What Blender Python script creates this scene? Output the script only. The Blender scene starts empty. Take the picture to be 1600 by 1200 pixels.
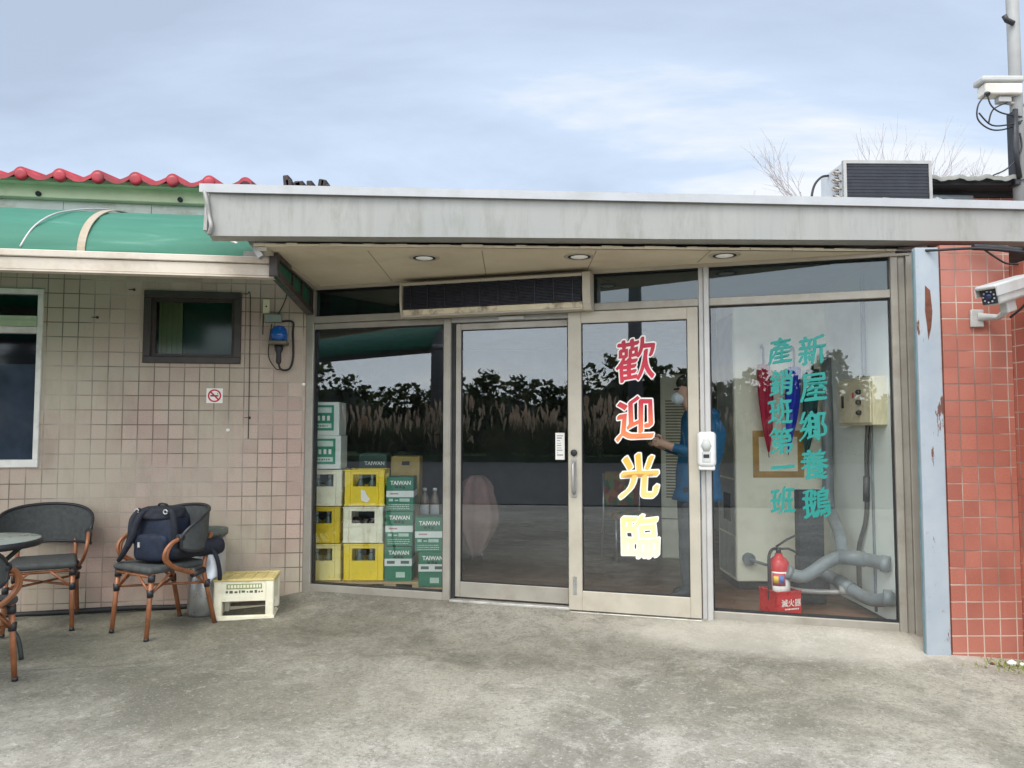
import bpy, bmesh, math, random
from mathutils import Vector, Matrix
random.seed(7)
R = math.radians
SC = bpy.context.scene
COL = SC.collection

# ------------------------------------------------------------------ camera
F, EYE, TILT = 1200.0, 1.33, math.atan(70 / 1200)
cd = bpy.data.cameras.new('camera'); cam = bpy.data.objects.new('camera', cd); COL.objects.link(cam)
cd.sensor_width = 36; cd.lens = 27; cd.clip_start = 0.05; cd.clip_end = 2000
cam.location = (0, 0, EYE); cam.rotation_euler = (R(90) + TILT, 0, 0)
SC.camera = cam

# ------------------------------------------------------------------ world, sun, exposure
SUN_EL, SUN_AZ = R(56), R(205)      # azimuth measured clockwise from +Y
w = bpy.data.worlds.new('World'); SC.world = w; w.use_nodes = True
nt = w.node_tree; nt.nodes.clear()
def wn(t, **k):
    n = nt.nodes.new(t)
    for a, b in k.items(): setattr(n, a, b)
    return n
wo = wn('ShaderNodeOutputWorld'); bg = wn('ShaderNodeBackground'); bg.inputs[1].default_value = 0.1
sky = wn('ShaderNodeTexSky', sky_type='NISHITA', sun_disc=False, sun_elevation=SUN_EL, sun_rotation=SUN_AZ)
tc = wn('ShaderNodeTexCoord'); sep = wn('ShaderNodeSeparateXYZ'); nt.links.new(tc.outputs['Generated'], sep.inputs[0])
zz = wn('ShaderNodeMath', operation='ADD'); nt.links.new(sep.outputs[2], zz.inputs[0]); zz.inputs[1].default_value = 0.22
zm = wn('ShaderNodeMath', operation='MAXIMUM'); nt.links.new(zz.outputs[0], zm.inputs[0]); zm.inputs[1].default_value = 0.08
cx = wn('ShaderNodeMath', operation='DIVIDE'); nt.links.new(sep.outputs[0], cx.inputs[0]); nt.links.new(zm.outputs[0], cx.inputs[1])
cy = wn('ShaderNodeMath', operation='DIVIDE'); nt.links.new(sep.outputs[1], cy.inputs[0]); nt.links.new(zm.outputs[0], cy.inputs[1])
cv = wn('ShaderNodeCombineXYZ'); nt.links.new(cx.outputs[0], cv.inputs[0]); nt.links.new(cy.outputs[0], cv.inputs[1])
mp = wn('ShaderNodeMapping'); nt.links.new(cv.outputs[0], mp.inputs[0]); mp.inputs['Rotation'].default_value = (0, 0, R(-28)); mp.inputs['Scale'].default_value = (0.75, 1.35, 1); mp.inputs['Location'].default_value = (1.3, 0.4, 0)
n1 = wn('ShaderNodeTexNoise'); n1.inputs['Scale'].default_value = 0.75; n1.inputs['Detail'].default_value = 8; n1.inputs['Roughness'].default_value = 0.56; n1.inputs['Distortion'].default_value = 0.35
nt.links.new(mp.outputs[0], n1.inputs['Vector'])
cr = wn('ShaderNodeValToRGB'); nt.links.new(n1.outputs[0], cr.inputs[0])
e = cr.color_ramp.elements
e[0].position = 0.38; e[0].color = (0.46, 0.55, 0.69, 1)
e[1].position = 0.61; e[1].color = (0.88, 0.91, 0.95, 1)
m = e.new(0.45); m.color = (0.52, 0.62, 0.78, 1)
m = e.new(0.55); m.color = (0.62, 0.74, 0.91, 1)
sc10 = wn('ShaderNodeVectorMath', operation='SCALE'); sc10.inputs['Scale'].default_value = 7.6
nt.links.new(cr.outputs[0], sc10.inputs[0])
sdot = wn('ShaderNodeVectorMath', operation='DOT_PRODUCT'); nt.links.new(tc.outputs['Generated'], sdot.inputs[0]); sdot.inputs[1].default_value = (-0.25, -0.93, 0.25)
smr = wn('ShaderNodeMapRange', interpolation_type='SMOOTHSTEP'); nt.links.new(sdot.outputs['Value'], smr.inputs[0])
for k_, v_ in ((1, -0.35), (2, 0.9), (3, 8.0), (4, 27.0)): smr.inputs[k_].default_value = v_
nt.links.new(smr.outputs[0], sc10.inputs['Scale'])
wmx = wn('ShaderNodeMix', data_type='RGBA'); wmr = wn('ShaderNodeMapRange'); nt.links.new(sdot.outputs['Value'], wmr.inputs[0])
for k_, v_ in ((1, -0.1), (2, 0.8), (3, 0.0), (4, 0.6)): wmr.inputs[k_].default_value = v_
nt.links.new(wmr.outputs[0], wmx.inputs[0]); nt.links.new(cr.outputs[0], wmx.inputs[6]); wmx.inputs[7].default_value = (0.74, 0.73, 0.70, 1)
nt.links.new(wmx.outputs[2], sc10.inputs[0])
mx = wn('ShaderNodeMix', data_type='RGBA'); mx.inputs[0].default_value = 0.88
nt.links.new(sky.outputs[0], mx.inputs[6]); nt.links.new(sc10.outputs[0], mx.inputs[7])
nt.links.new(mx.outputs[2], bg.inputs[0]); nt.links.new(bg.outputs[0], wo.inputs[0])
sd = bpy.data.lights.new('sun', 'SUN'); sd.energy = 1.5; sd.angle = R(28); sd.color = (1, 0.95, 0.87)
sun = bpy.data.objects.new('sun', sd); COL.objects.link(sun)
dirv = Vector((math.sin(SUN_AZ) * math.cos(SUN_EL), math.cos(SUN_AZ) * math.cos(SUN_EL), math.sin(SUN_EL)))
sun.rotation_euler = dirv.to_track_quat('Z', 'Y').to_euler(); sun.location = (0, -4, 12)
vs = SC.view_settings; vs.view_transform = 'Standard'; vs.look = 'None'; vs.gamma = 1; vs.use_curve_mapping = False; vs.exposure = 0.52
SC.render.engine = 'CYCLES'
SC.cycles.max_bounces = 10; SC.cycles.transparent_max_bounces = 16; SC.cycles.use_denoising = True

# ------------------------------------------------------------------ frames: the entrance wall (S) and the tiled wall (W) meet at a corner
CO = Vector((-1.685, 6.32, 0)); SA, WA = R(-16.7), R(8.67)
def SW(x, y, z=0): return Vector((CO.x + math.cos(SA) * x - math.sin(SA) * y, CO.y + math.sin(SA) * x + math.cos(SA) * y, z))
def WW(x, y, z=0): return Vector((CO.x + math.cos(WA) * x - math.sin(WA) * y, CO.y + math.sin(WA) * x + math.cos(WA) * y, z))
def at(u, v, Y):
    a, b = (u - 800) / F, (600 - v) / F
    dy = math.cos(TILT) - math.sin(TILT) * b; dz = math.sin(TILT) + math.cos(TILT) * b
    return Vector((a / dy * Y, Y, EYE + dz / dy * Y))
def gh(x, y):        # ground height in world coordinates: the yard rises to the entrance
    p = Matrix.Rotation(-SA, 2) @ Vector((x - CO.x, y - CO.y)); lx, ly = p
    if ly > 0.02 and lx > 0: return -0.05
    dx = max(0, -lx, lx - 4.45); d = math.hypot(dx, ly)
    return 0.02 - 0.125 * (1 - math.exp(-d / 0.5))

# ------------------------------------------------------------------ mesh builder
class MB:
    def __init__(s): s.bm = bmesh.new(); s.mi = 0
    def _f(s, fs, smooth=False):
        for f in fs: f.material_index = s.mi; f.smooth = smooth
    def box(s, x0, x1, y0, y1, z0, z1, r=0, M=None, seg=2):
        g = bmesh.ops.create_cube(s.bm, size=1)['verts']
        for v in g: v.co = Vector(((x0 + x1) / 2 + v.co.x * (x1 - x0), (y0 + y1) / 2 + v.co.y * (y1 - y0), (z0 + z1) / 2 + v.co.z * (z1 - z0)))
        fs = list({f for v in g for f in v.link_faces}); s._f(fs)
        vs_ = g
        if r:
            es = list({q for v in g for q in v.link_edges})
            o = bmesh.ops.bevel(s.bm, geom=es, offset=r, segments=seg, affect='EDGES', profile=0.5, clamp_overlap=True)
            allf = set(o['faces']) | {f for f in fs if f.is_valid}
            s._f(allf); vs_ = list({v for f in allf for v in f.verts})
            if seg > 1: s._f(allf, True)
        if M is not None:
            for v in vs_: v.co = M @ v.co
        return vs_
    def tube(s, pts, r, n=8, cap=True, smooth=True, closed=False, sm=0):
        pts = [Vector(p) for p in pts]
        if sm:
            q = []; L = len(pts)
            for i in range(L - 1):
                p0, p1, p2, p3 = pts[max(i - 1, 0)], pts[i], pts[i + 1], pts[min(i + 2, L - 1)]
                for k in range(sm):
                    t = k / sm
                    q.append(0.5 * ((2 * p1) + (p2 - p0) * t + (2 * p0 - 5 * p1 + 4 * p2 - p3) * t * t + (3 * p1 - p0 - 3 * p2 + p3) * t ** 3))
            q.append(pts[-1])
            if isinstance(r, (list, tuple)):
                r = [r[min(int(i / sm), L - 2)] * (1 - (i % sm) / sm) + r[min(int(i / sm) + 1, L - 1)] * ((i % sm) / sm) if i < len(q) - 1 else r[-1] for i in range(len(q))]
            pts = q
        rs = r if isinstance(r, (list, tuple)) else [r] * len(pts)
        t0 = (pts[1] - pts[0]).normalized(); up = Vector((0, 0, 1)) if abs(t0.z) < 0.9 else Vector((1, 0, 0))
        a = t0.cross(up).normalized(); rings = []
        for i, p in enumerate(pts):
            t = ((pts[min(i + 1, len(pts) - 1)]) - pts[max(i - 1, 0)]).normalized()
            a = (a - t * a.dot(t)).normalized(); b = t.cross(a)
            rings.append([s.bm.verts.new(p + (a * math.cos(2 * math.pi * k / n) + b * math.sin(2 * math.pi * k / n)) * rs[i]) for k in range(n)])
        fs = []
        for i in range(len(rings) - 1):
            for k in range(n): fs.append(s.bm.faces.new((rings[i][k], rings[i][(k + 1) % n], rings[i + 1][(k + 1) % n], rings[i + 1][k])))
        s._f(fs, smooth)
        if cap: s._f([s.bm.faces.new(rings[0][::-1]), s.bm.faces.new(rings[-1])])
    def lathe(s, prof, c=(0, 0, 0), n=24, M=None, smooth=True):
        rings = []
        for r, z in prof:
            rings.append([s.bm.verts.new(Vector((c[0] + r * math.cos(2 * math.pi * k / n), c[1] + r * math.sin(2 * math.pi * k / n), c[2] + z))) for k in range(n)])
        fs = []
        for i in range(len(rings) - 1):
            for k in range(n): fs.append(s.bm.faces.new((rings[i][k], rings[i][(k + 1) % n], rings[i + 1][(k + 1) % n], rings[i + 1][k])))
        s._f(fs, smooth)
        s._f([s.bm.faces.new(rings[0][::-1]), s.bm.faces.new(rings[-1])])
        if M is not None:
            for q in rings:
                for v in q: v.co = M @ v.co
    def prism(s, poly, z0, z1, M=None):       # polygon (x,y) counter-clockwise, extruded in z
        a = [s.bm.verts.new((p[0], p[1], z0)) for p in poly]; b = [s.bm.verts.new((p[0], p[1], z1)) for p in poly]
        fs = [s.bm.faces.new(a[::-1]), s.bm.faces.new(b)]
        n = len(poly)
        for i in range(n): fs.append(s.bm.faces.new((a[i], a[(i + 1) % n], b[(i + 1) % n], b[i])))
        s._f(fs)
        if M is not None:
            for v in a + b: v.co = M @ v.co
    def loft(s, rings, smooth=True, cap=True, closed=True):
        vr = [[s.bm.verts.new(p) for p in q] for q in rings]; n = len(vr[0]); fs = []
        for i in range(len(vr) - 1):
            for k in range(n if closed else n - 1): fs.append(s.bm.faces.new((vr[i][k], vr[i][(k + 1) % n], vr[i + 1][(k + 1) % n], vr[i + 1][k])))
        s._f(fs, smooth)
        if cap and closed: s._f([s.bm.faces.new(vr[0][::-1]), s.bm.faces.new(vr[-1])])
    def build(s, name, mats, parent=None, loc=None, rz=0, tri=False):
        bmesh.ops.recalc_face_normals(s.bm, faces=s.bm.faces)
        me = bpy.data.meshes.new(name); s.bm.to_mesh(me); s.bm.free()
        for m_ in (mats if isinstance(mats, (list, tuple)) else [mats]): me.materials.append(m_)
        o = bpy.data.objects.new(name, me); COL.objects.link(o)
        if parent: o.parent = parent
        if loc is not None: o.location = loc
        o.rotation_euler.z = rz
        return o
def tag(o, label, cat, group=None, kind=None):
    if kind: o['kind'] = kind
    if label: o['label'] = label
    if cat: o['category'] = cat
    if group: o['group'] = group
    return o
def thing(name, label, cat, loc=(0, 0, 0), rz=0, group=None):
    o = bpy.data.objects.new(name, None); COL.objects.link(o); o.empty_display_size = 0.1
    o.location = loc; o.rotation_euler.z = rz
    return tag(o, label, cat, group)
def meshobj(name, verts, faces, mats, parent=None, smooth=False):
    me = bpy.data.meshes.new(name); me.from_pydata(verts, [], faces)
    for m_ in (mats if isinstance(mats, (list, tuple)) else [mats]): me.materials.append(m_)
    if smooth:
        for p in me.polygons: p.use_smooth = True
    o = bpy.data.objects.new(name, me); COL.objects.link(o)
    if parent: o.parent = parent
    return o
def copy_tree(o, parent=None):
    c = o.copy(); COL.objects.link(c)
    if parent: c.parent = parent
    for ch in list(o.children): copy_tree(ch, c)
    return c

# ------------------------------------------------------------------ materials
class NT:
    def __init__(s, name):
        s.m = bpy.data.materials.new(name); s.m.use_nodes = True; s.t = s.m.node_tree
        s.b = s.t.nodes['Principled BSDF']; s.out = s.t.nodes['Material Output']
    def n(s, t, **k):
        q = s.t.nodes.new(t)
        for a, b in k.items(): setattr(q, a, b)
        return q
    def l(s, a, b): s.t.links.new(a, b)
    def obj(s): return s.n('ShaderNodeTexCoord').outputs['Object']
    def noise(s, vec, scale, detail=4, rough=0.55, dist=0):
        q = s.n('ShaderNodeTexNoise'); s.l(vec, q.inputs['Vector'])
        for k, v in (('Scale', scale), ('Detail', detail), ('Roughness', rough), ('Distortion', dist)): q.inputs[k].default_value = v
        return q.outputs[0]
    def ramp(s, fac, stops):
        q = s.n('ShaderNodeValToRGB'); s.l(fac, q.inputs[0]); el = q.color_ramp.elements
        while len(el) < len(stops): el.new(0.5)
        for e_, (p, c) in zip(el, stops): e_.position = p; e_.color = (*(c if isinstance(c, (tuple, list)) else (c, c, c)), 1)
        return q.outputs[0]
    def mix(s, fac, a, b, mode='MIX'):
        q = s.n('ShaderNodeMix', data_type='RGBA', blend_type=mode)
        for i, x in ((0, fac), (6, a), (7, b)):
            if hasattr(x, 'links'): s.l(x, q.inputs[i])
            else: q.inputs[i].default_value = x if i == 0 else (*x, 1)
        return q.outputs[2]
    def bump(s, h, strength=0.3, dist=0.01):
        q = s.n('ShaderNodeBump'); q.inputs['Strength'].default_value = strength; q.inputs['Distance'].default_value = dist
        s.l(h, q.inputs['Height']); s.l(q.outputs[0], s.b.inputs['Normal'])
    def map(s, vec, scale=(1, 1, 1), rot=(0, 0, 0), loc=(0, 0, 0)):
        q = s.n('ShaderNodeMapping'); s.l(vec, q.inputs[0]); q.inputs['Scale'].default_value = scale; q.inputs['Rotation'].default_value = rot; q.inputs['Location'].default_value = loc
        return q.outputs[0]
    def fin(s, col=None, rough=None, metal=None):
        if col is not None:
            if hasattr(col, 'links'): s.l(col, s.b.inputs['Base Color'])
            else: s.b.inputs['Base Color'].default_value = (*col, 1)
        if rough is not None:
            if hasattr(rough, 'links'): s.l(rough, s.b.inputs['Roughness'])
            else: s.b.inputs['Roughness'].default_value = rough
        if metal is not None: s.b.inputs['Metallic'].default_value = metal
        return s.m
_mc = {}
def plain(name, col, rough=0.5, metal=0, var=0.18, scale=9, bump=0.0, bscale=60, dirt=None, dirt_amt=0.5, spec=None):
    if name in _mc: return _mc[name]
    t = NT(name); v = t.obj()
    c2 = tuple(min(1, x * (1 + var)) for x in col); c1 = tuple(x * (1 - var) for x in col)
    c = t.ramp(t.noise(v, scale, 5), [(0.3, c1), (0.7, c2)])
    if dirt: c = t.mix(t.ramp(t.noise(t.map(v, loc=(3, 1, 7)), scale * 0.6, 8, 0.7), [(0.5, 0.0), (0.68, dirt_amt)]), c, dirt)
    t.fin(c, t.ramp(t.noise(v, scale * 2.3, 3), [(0.3, max(0, rough - 0.08)), (0.7, min(1, rough + 0.1))]), metal)
    if bump: t.bump(t.noise(v, bscale, 4), bump, 0.004)
    if spec is not None: t.b.inputs['Specular IOR Level'].default_value = spec
    _mc[name] = t.m; return t.m
def vcomb(t, a, b):     # vector (a, b, 0) from object coordinates
    sp = t.n('ShaderNodeSeparateXYZ'); t.l(t.obj(), sp.inputs[0]); cb = t.n('ShaderNodeCombineXYZ')
    if a == 9:
        sm_ = t.n('ShaderNodeMath', operation='ADD'); t.l(sp.outputs[0], sm_.inputs[0]); t.l(sp.outputs[1], sm_.inputs[1]); t.l(sm_.outputs[0], cb.inputs[0])
    else: t.l(sp.outputs[a], cb.inputs[0])
    t.l(sp.outputs[b], cb.inputs[1]); return cb.outputs[0]
def tiles(name, size, c1, c2, grout, grout2, mortar, tint=None, axes=(0, 2), dirt=(0.05, 0.045, 0.04), wob=0.006, loc=(0, 0, 0)):
    t = NT(name); v = vcomb(t, *axes)
    wv = t.n('ShaderNodeTexNoise'); t.l(v, wv.inputs['Vector']); wv.inputs['Scale'].default_value = 3.2
    sb = t.n('ShaderNodeVectorMath', operation='SUBTRACT'); t.l(wv.outputs['Color'], sb.inputs[0]); sb.inputs[1].default_value = (0.5, 0.5, 0.5)
    scn = t.n('ShaderNodeVectorMath', operation='SCALE'); t.l(sb.outputs[0], scn.inputs[0]); scn.inputs['Scale'].default_value = wob
    ad = t.n('ShaderNodeVectorMath', operation='ADD'); t.l(v, ad.inputs[0]); t.l(scn.outputs[0], ad.inputs[1])
    mpd = t.map(ad.outputs[0], (1 / size, 1 / size, 1), loc=loc)
    br = t.n('ShaderNodeTexBrick', offset=0.0, squash=1.0); t.l(mpd, br.inputs['Vector'])
    br.inputs['Scale'].default_value = 1; br.inputs['Brick Width'].default_value = 1; br.inputs['Row Height'].default_value = 1
    br.inputs['Mortar Size'].default_value = mortar; br.inputs['Mortar Smooth'].default_value = 0.25; br.inputs['Bias'].default_value = 0
    br.inputs['Color1'].default_value = (*c1, 1); br.inputs['Color2'].default_value = (*c2, 1)
    fine = t.noise(v, 95, 5, 0.7)
    col = t.mix(t.ramp(fine, [(0.3, 0.0), (0.75, 0.55)]), br.outputs['Color'], tuple(x * 0.55 for x in c1), 'MIX')
    if tint: col = t.mix(t.ramp(t.noise(t.map(v, loc=(5, 2, 0)), 1.1, 4), [(0.38, 0.0), (0.62, 0.85)]), col, tint)
    g = t.mix(t.ramp(t.noise(v, 0.95, 4), [(0.42, 0.0), (0.54, 1.0)]), grout, grout2)
    col = t.mix(br.outputs['Fac'], col, g)
    col = t.mix(t.ramp(t.noise(t.map(v, (1.6, 0.5, 1)), 2.2, 8, 0.7), [(0.5, 0.0), (0.75, 0.42)]), col, dirt)
    inv = t.n('ShaderNodeMath', operation='SUBTRACT'); inv.inputs[0].default_value = 1; t.l(br.outputs['Fac'], inv.inputs[1])
    hh = t.n('ShaderNodeMath', operation='MULTIPLY_ADD'); t.l(fine, hh.inputs[0]); hh.inputs[1].default_value = 0.15; t.l(inv.outputs[0], hh.inputs[2])
    t.bump(hh.outputs[0], 0.6, 0.006)
    return t.fin(col, 0.55)

M_beige = tiles('beige_tile', 0.1155, (0.43, 0.30, 0.245), (0.575, 0.42, 0.345), (0.15, 0.125, 0.09), (0.43, 0.37, 0.30), 0.038, tint=(0.45, 0.40, 0.30), dirt=(0.20, 0.165, 0.11), loc=(0.35, 0.2, 0))
M_red = tiles('red_tile', 0.102, (0.33, 0.10, 0.068), (0.46, 0.155, 0.105), (0.56, 0.44, 0.36), (0.22, 0.13, 0.10), 0.042, tint=(0.44, 0.165, 0.12), dirt=(0.20, 0.09, 0.07), loc=(0.1, 0.3, 0))
M_red_side = tiles('red_tile_side', 0.102, (0.36, 0.10, 0.065), (0.44, 0.14, 0.09), (0.45, 0.34, 0.28), (0.20, 0.12, 0.09), 0.042, axes=(9, 2), dirt=(0.2, 0.09, 0.07))

def concrete():
    t = NT('weathered_concrete'); v = t.obj()
    def nz(scale, d, r, off, dist=0.0, sc=(1, 1, 1)): return t.noise(t.map(v, sc, loc=off), scale, d, r, dist)
    fine = nz(42, 6, 0.8, (0, 0, 0)); gr = nz(210, 3, 0.75, (2, 0, 0)); mid = nz(4.2, 9, 0.80, (0, 3, 0), 0.6)
    c = t.ramp(nz(0.38, 4, 0.6, (2.2, 0, 0), 0.6), [(0.34, (0.28, 0.255, 0.205)), (0.5, (0.41, 0.38, 0.315)), (0.66, (0.52, 0.485, 0.415))])
    c = t.mix(t.ramp(nz(0.75, 6, 0.66, (8.5, 2, 1), 0.8), [(0.48, 0.0), (0.60, 0.72)]), c, (0.21, 0.195, 0.155))
    c = t.mix(t.ramp(mid, [(0.38, 0.6), (0.54, 0.0)]), c, (0.20, 0.19, 0.15))
    c = t.mix(t.ramp(nz(2.6, 9, 0.80, (4, 9, 0), 0.9), [(0.52, 0.0), (0.64, 0.62)]), c, (0.56, 0.53, 0.46))
    c = t.mix(t.ramp(nz(11, 7, 0.78, (7, 1, 0), 0.4), [(0.56, 0.0), (0.66, 0.7)]), c, (0.60, 0.57, 0.51))
    c = t.mix(t.ramp(fine, [(0.38, 0.6), (0.5, 0.0)]), c, (0.15, 0.14, 0.115))
    c = t.mix(t.ramp(nz(55, 6, 0.75, (1, 5, 2)), [(0.56, 0.0), (0.67, 0.7)]), c, (0.68, 0.65, 0.59))
    c = t.mix(t.ramp(gr, [(0.32, 0.5), (0.52, 0.0)]), c, (0.15, 0.14, 0.12))
    c = t.mix(t.ramp(nz(1.4, 8, 0.7, (3, 3, 8), 0.5), [(0.60, 0.0), (0.72, 0.45)]), c, (0.19, 0.19, 0.12))
    def patch(px, py, rx, ry, lo, hi, amt, off):      # stain with a ragged outline at its own place in the yard
        mp_ = t.map(v, (1 / rx, 1 / ry, 0), loc=(-px / rx, -py / ry, 0)); ln = t.n('ShaderNodeVectorMath', operation='LENGTH'); t.l(mp_, ln.inputs[0])
        a_ = t.n('ShaderNodeMath', operation='MULTIPLY_ADD'); t.l(nz(2.6, 8, 0.75, off), a_.inputs[0]); a_.inputs[1].default_value = -1.5; t.l(ln.outputs['Value'], a_.inputs[2])
        return t.ramp(a_.outputs[0], [(lo, amt), (hi, 0.0)])
    def over(c, f, tint): return t.mix(f, c, t.mix(1.0, c, tint, 'MULTIPLY'))
    c = over(c, patch(1.9, -0.35, 1.9, 0.75, 0.0, 0.5, 0.8, (1, 1, 4)), (0.50, 0.49, 0.45))
    c = over(c, patch(0.2, -1.5, 2.2, 1.0, 0.0, 0.6, 0.7, (5, 1, 4)), (0.64, 0.635, 0.57))
    c = over(c, patch(-1.6, -0.9, 1.8, 1.3, 0.0, 0.7, 0.75, (5, 7, 4)), (0.56, 0.565, 0.50))
    c = over(c, patch(4.3, -1.1, 1.3, 0.6, 0.0, 0.6, 0.6, (2, 7, 9)), (0.62, 0.62, 0.54))
    c = t.mix(patch(3.7, -0.22, 1.1, 0.30, 0.0, 0.6, 0.42, (9, 3, 4)), c, (0.60, 0.56, 0.47))
    vo = t.n('ShaderNodeTexVoronoi', feature='DISTANCE_TO_EDGE'); wob = t.noise(v, 3.5, 7, 0.7)
    ad = t.n('ShaderNodeVectorMath', operation='ADD'); t.l(v, ad.inputs[0]); t.l(wob, ad.inputs[1]); t.l(ad.outputs[0], vo.inputs['Vector']); vo.inputs['Scale'].default_value = 0.27
    ck = t.mix(t.ramp(nz(0.8, 3, 0.5, (6, 1, 3)), [(0.42, 0.0), (0.52, 1.0)]), (0, 0, 0), t.ramp(vo.outputs[0], [(0.0, 0.85), (0.0024, 0.0)]))
    c = t.mix(ck, c, (0.12, 0.11, 0.09))
    t.bump(t.mix(0.45, t.mix(0.5, fine, gr), mid), 0.8, 0.012)
    return t.fin(c, 0.92)
M_conc = concrete()

def glass(name, tint, base, rough=0.0):
    t = NT(name); t.t.nodes.remove(t.b)
    lw = t.n('ShaderNodeLayerWeight'); p = t.n('ShaderNodeMath', operation='POWER'); t.l(lw.outputs['Facing'], p.inputs[0]); p.inputs[1].default_value = 5
    q = t.n('ShaderNodeMath', operation='MULTIPLY_ADD'); t.l(p.outputs[0], q.inputs[0]); q.inputs[1].default_value = 1 - base; q.inputs[2].default_value = base
    tr = t.n('ShaderNodeBsdfTransparent'); tr.inputs[0].default_value = (*tint, 1)
    gl = t.n('ShaderNodeBsdfGlossy'); gl.inputs['Roughness'].default_value = rough; gl.inputs[0].default_value = (0.92, 0.96, 1, 1)
    b = t.n('ShaderNodeBump'); b.inputs['Strength'].default_value = 0.02; b.inputs['Distance'].default_value = 0.004
    t.l(t.noise(t.obj(), 1.6, 2), b.inputs['Height']); t.l(b.outputs[0], gl.inputs['Normal'])
    ms = t.n('ShaderNodeMixShader'); t.l(q.outputs[0], ms.inputs[0]); t.l(tr.outputs[0], ms.inputs[1]); t.l(gl.outputs[0], ms.inputs[2])
    t.l(ms.outputs[0], t.out.inputs[0]); return t.m
M_glass = glass('window_glass', (0.97, 0.99, 0.985), 0.08)
M_glass_clear = glass('clear_glass', (0.99, 1.0, 0.995), 0.06)
M_glass_dark = glass('tinted_glass', (0.45, 0.55, 0.55), 0.07)
def translucent(name, col, streak, f=0.45, tcol=None):
    t = NT(name); v = t.obj(); t.t.nodes.remove(t.b)
    c = t.ramp(t.noise(t.map(v, (0.7, 5, 5)), 2.2, 7, 0.65, 0.6), [(0.35, tuple(x * 0.82 for x in col)), (0.6, col), (0.8, streak)])
    d = t.n('ShaderNodeBsdfPrincipled'); t.l(c, d.inputs['Base Color']); d.inputs['Roughness'].default_value = 0.62
    tl = t.n('ShaderNodeBsdfTranslucent'); t.l(c, tl.inputs[0]) if not tcol else setattr(tl.inputs[0], 'default_value', (*tcol, 1))
    ms = t.n('ShaderNodeMixShader'); ms.inputs[0].default_value = f; t.l(d.outputs[0], ms.inputs[1]); t.l(tl.outputs[0], ms.inputs[2]); t.l(ms.outputs[0], t.out.inputs[0])
    return t.m
M_awning = translucent('green_polycarbonate', (0.10, 0.34, 0.24), (0.26, 0.50, 0.40), 0.45, (0.09, 0.42, 0.29))
M_alu = plain('beige_aluminium', (0.36, 0.335, 0.285), 0.42, 0.25, 0.10, 5, dirt=(0.22, 0.18, 0.13), dirt_amt=0.45)
M_alu_pale = plain('pale_aluminium', (0.50, 0.49, 0.47), 0.4, 0.2, 0.08, 5, dirt=(0.3, 0.27, 0.22), dirt_amt=0.3)
M_alu_grey = plain('grey_aluminium', (0.38, 0.37, 0.35), 0.4, 0.35, 0.12, 6, dirt=(0.16, 0.14, 0.11), dirt_amt=0.4)
M_alu_cream = plain('cream_aluminium', (0.46, 0.42, 0.34), 0.45, 0.05, 0.08, 5, dirt=(0.30, 0.24, 0.16), dirt_amt=0.35)
M_greenframe = plain('pale_green_paint', (0.42, 0.52, 0.34), 0.5, 0, 0.12, 8, dirt=(0.2, 0.22, 0.14))
M_whitepaint = plain('white_paint', (0.74, 0.72, 0.66), 0.5, 0, 0.08, 6, dirt=(0.42, 0.38, 0.31), dirt_amt=0.5)
M_rubber = plain('black_rubber', (0.018, 0.018, 0.02), 0.6, 0, 0.3)
M_black = plain('black_plastic', (0.022, 0.022, 0.026), 0.45, 0, 0.25)
M_brownframe = plain('dark_brown_frame', (0.045, 0.035, 0.03), 0.45, 0, 0.25)
M_soffit = plain('cream_soffit_board', (0.66, 0.58, 0.43), 0.7, 0, 0.07, 2.2, dirt=(0.46, 0.37, 0.26), dirt_amt=0.45)
M_dark = plain('dark_void', (0.03, 0.03, 0.032), 0.8)
M_steel = plain('brushed_steel', (0.52, 0.53, 0.52), 0.33, 0.85, 0.15, 6)
M_pvc = plain('grey_pvc', (0.20, 0.23, 0.245), 0.4, 0, 0.15, 8, dirt=(0.16, 0.15, 0.13), dirt_amt=0.5)
M_cream = plain('cream_enamel', (0.88, 0.87, 0.70), 0.45, 0, 0.05, 3, dirt=(0.42, 0.38, 0.26), dirt_amt=0.35)
M_boxcream = plain('yellowed_enamel', (0.70, 0.64, 0.43), 0.4, 0, 0.05, 4, dirt=(0.4, 0.32, 0.2), dirt_amt=0.35)
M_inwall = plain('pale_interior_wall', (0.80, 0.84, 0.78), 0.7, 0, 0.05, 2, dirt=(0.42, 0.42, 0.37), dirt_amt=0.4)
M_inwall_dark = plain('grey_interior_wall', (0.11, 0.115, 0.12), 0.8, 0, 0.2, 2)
M_white = plain('white_plastic', (0.68, 0.68, 0.66), 0.35, 0, 0.04)
M_vinylw = plain('white_vinyl', (0.85, 0.82, 0.76), 0.5, 0, 0.03)
M_teal = plain('teal_vinyl', (0.008, 0.22, 0.19), 0.5, 0, 0.08)
M_red_paint = plain('red_enamel', (0.55, 0.02, 0.025), 0.3, 0, 0.1)
M_yellow = plain('yellow_plastic', (0.86, 0.62, 0.02), 0.4, 0, 0.07, 6, dirt=(0.45, 0.33, 0.05), dirt_amt=0.4)
M_yellow_dull = plain('dull_yellow_plastic', (0.66, 0.47, 0.02), 0.45, 0, 0.1, 6, dirt=(0.36, 0.27, 0.05), dirt_amt=0.4)
M_yellow_pale = plain('faded_yellow_plastic', (0.80, 0.66, 0.24), 0.45, 0, 0.08, 6, dirt=(0.45, 0.36, 0.16), dirt_amt=0.4)
M_cratecream = plain('cream_plastic', (0.80, 0.76, 0.58), 0.45, 0, 0.06, 7, dirt=(0.42, 0.34, 0.18), dirt_amt=0.45)
M_cartong = plain('green_carton_print', (0.012, 0.17, 0.095), 0.55, 0, 0.07)
M_cartonw = plain('white_carton_print', (0.72, 0.74, 0.70), 0.6, 0, 0.05)
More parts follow.
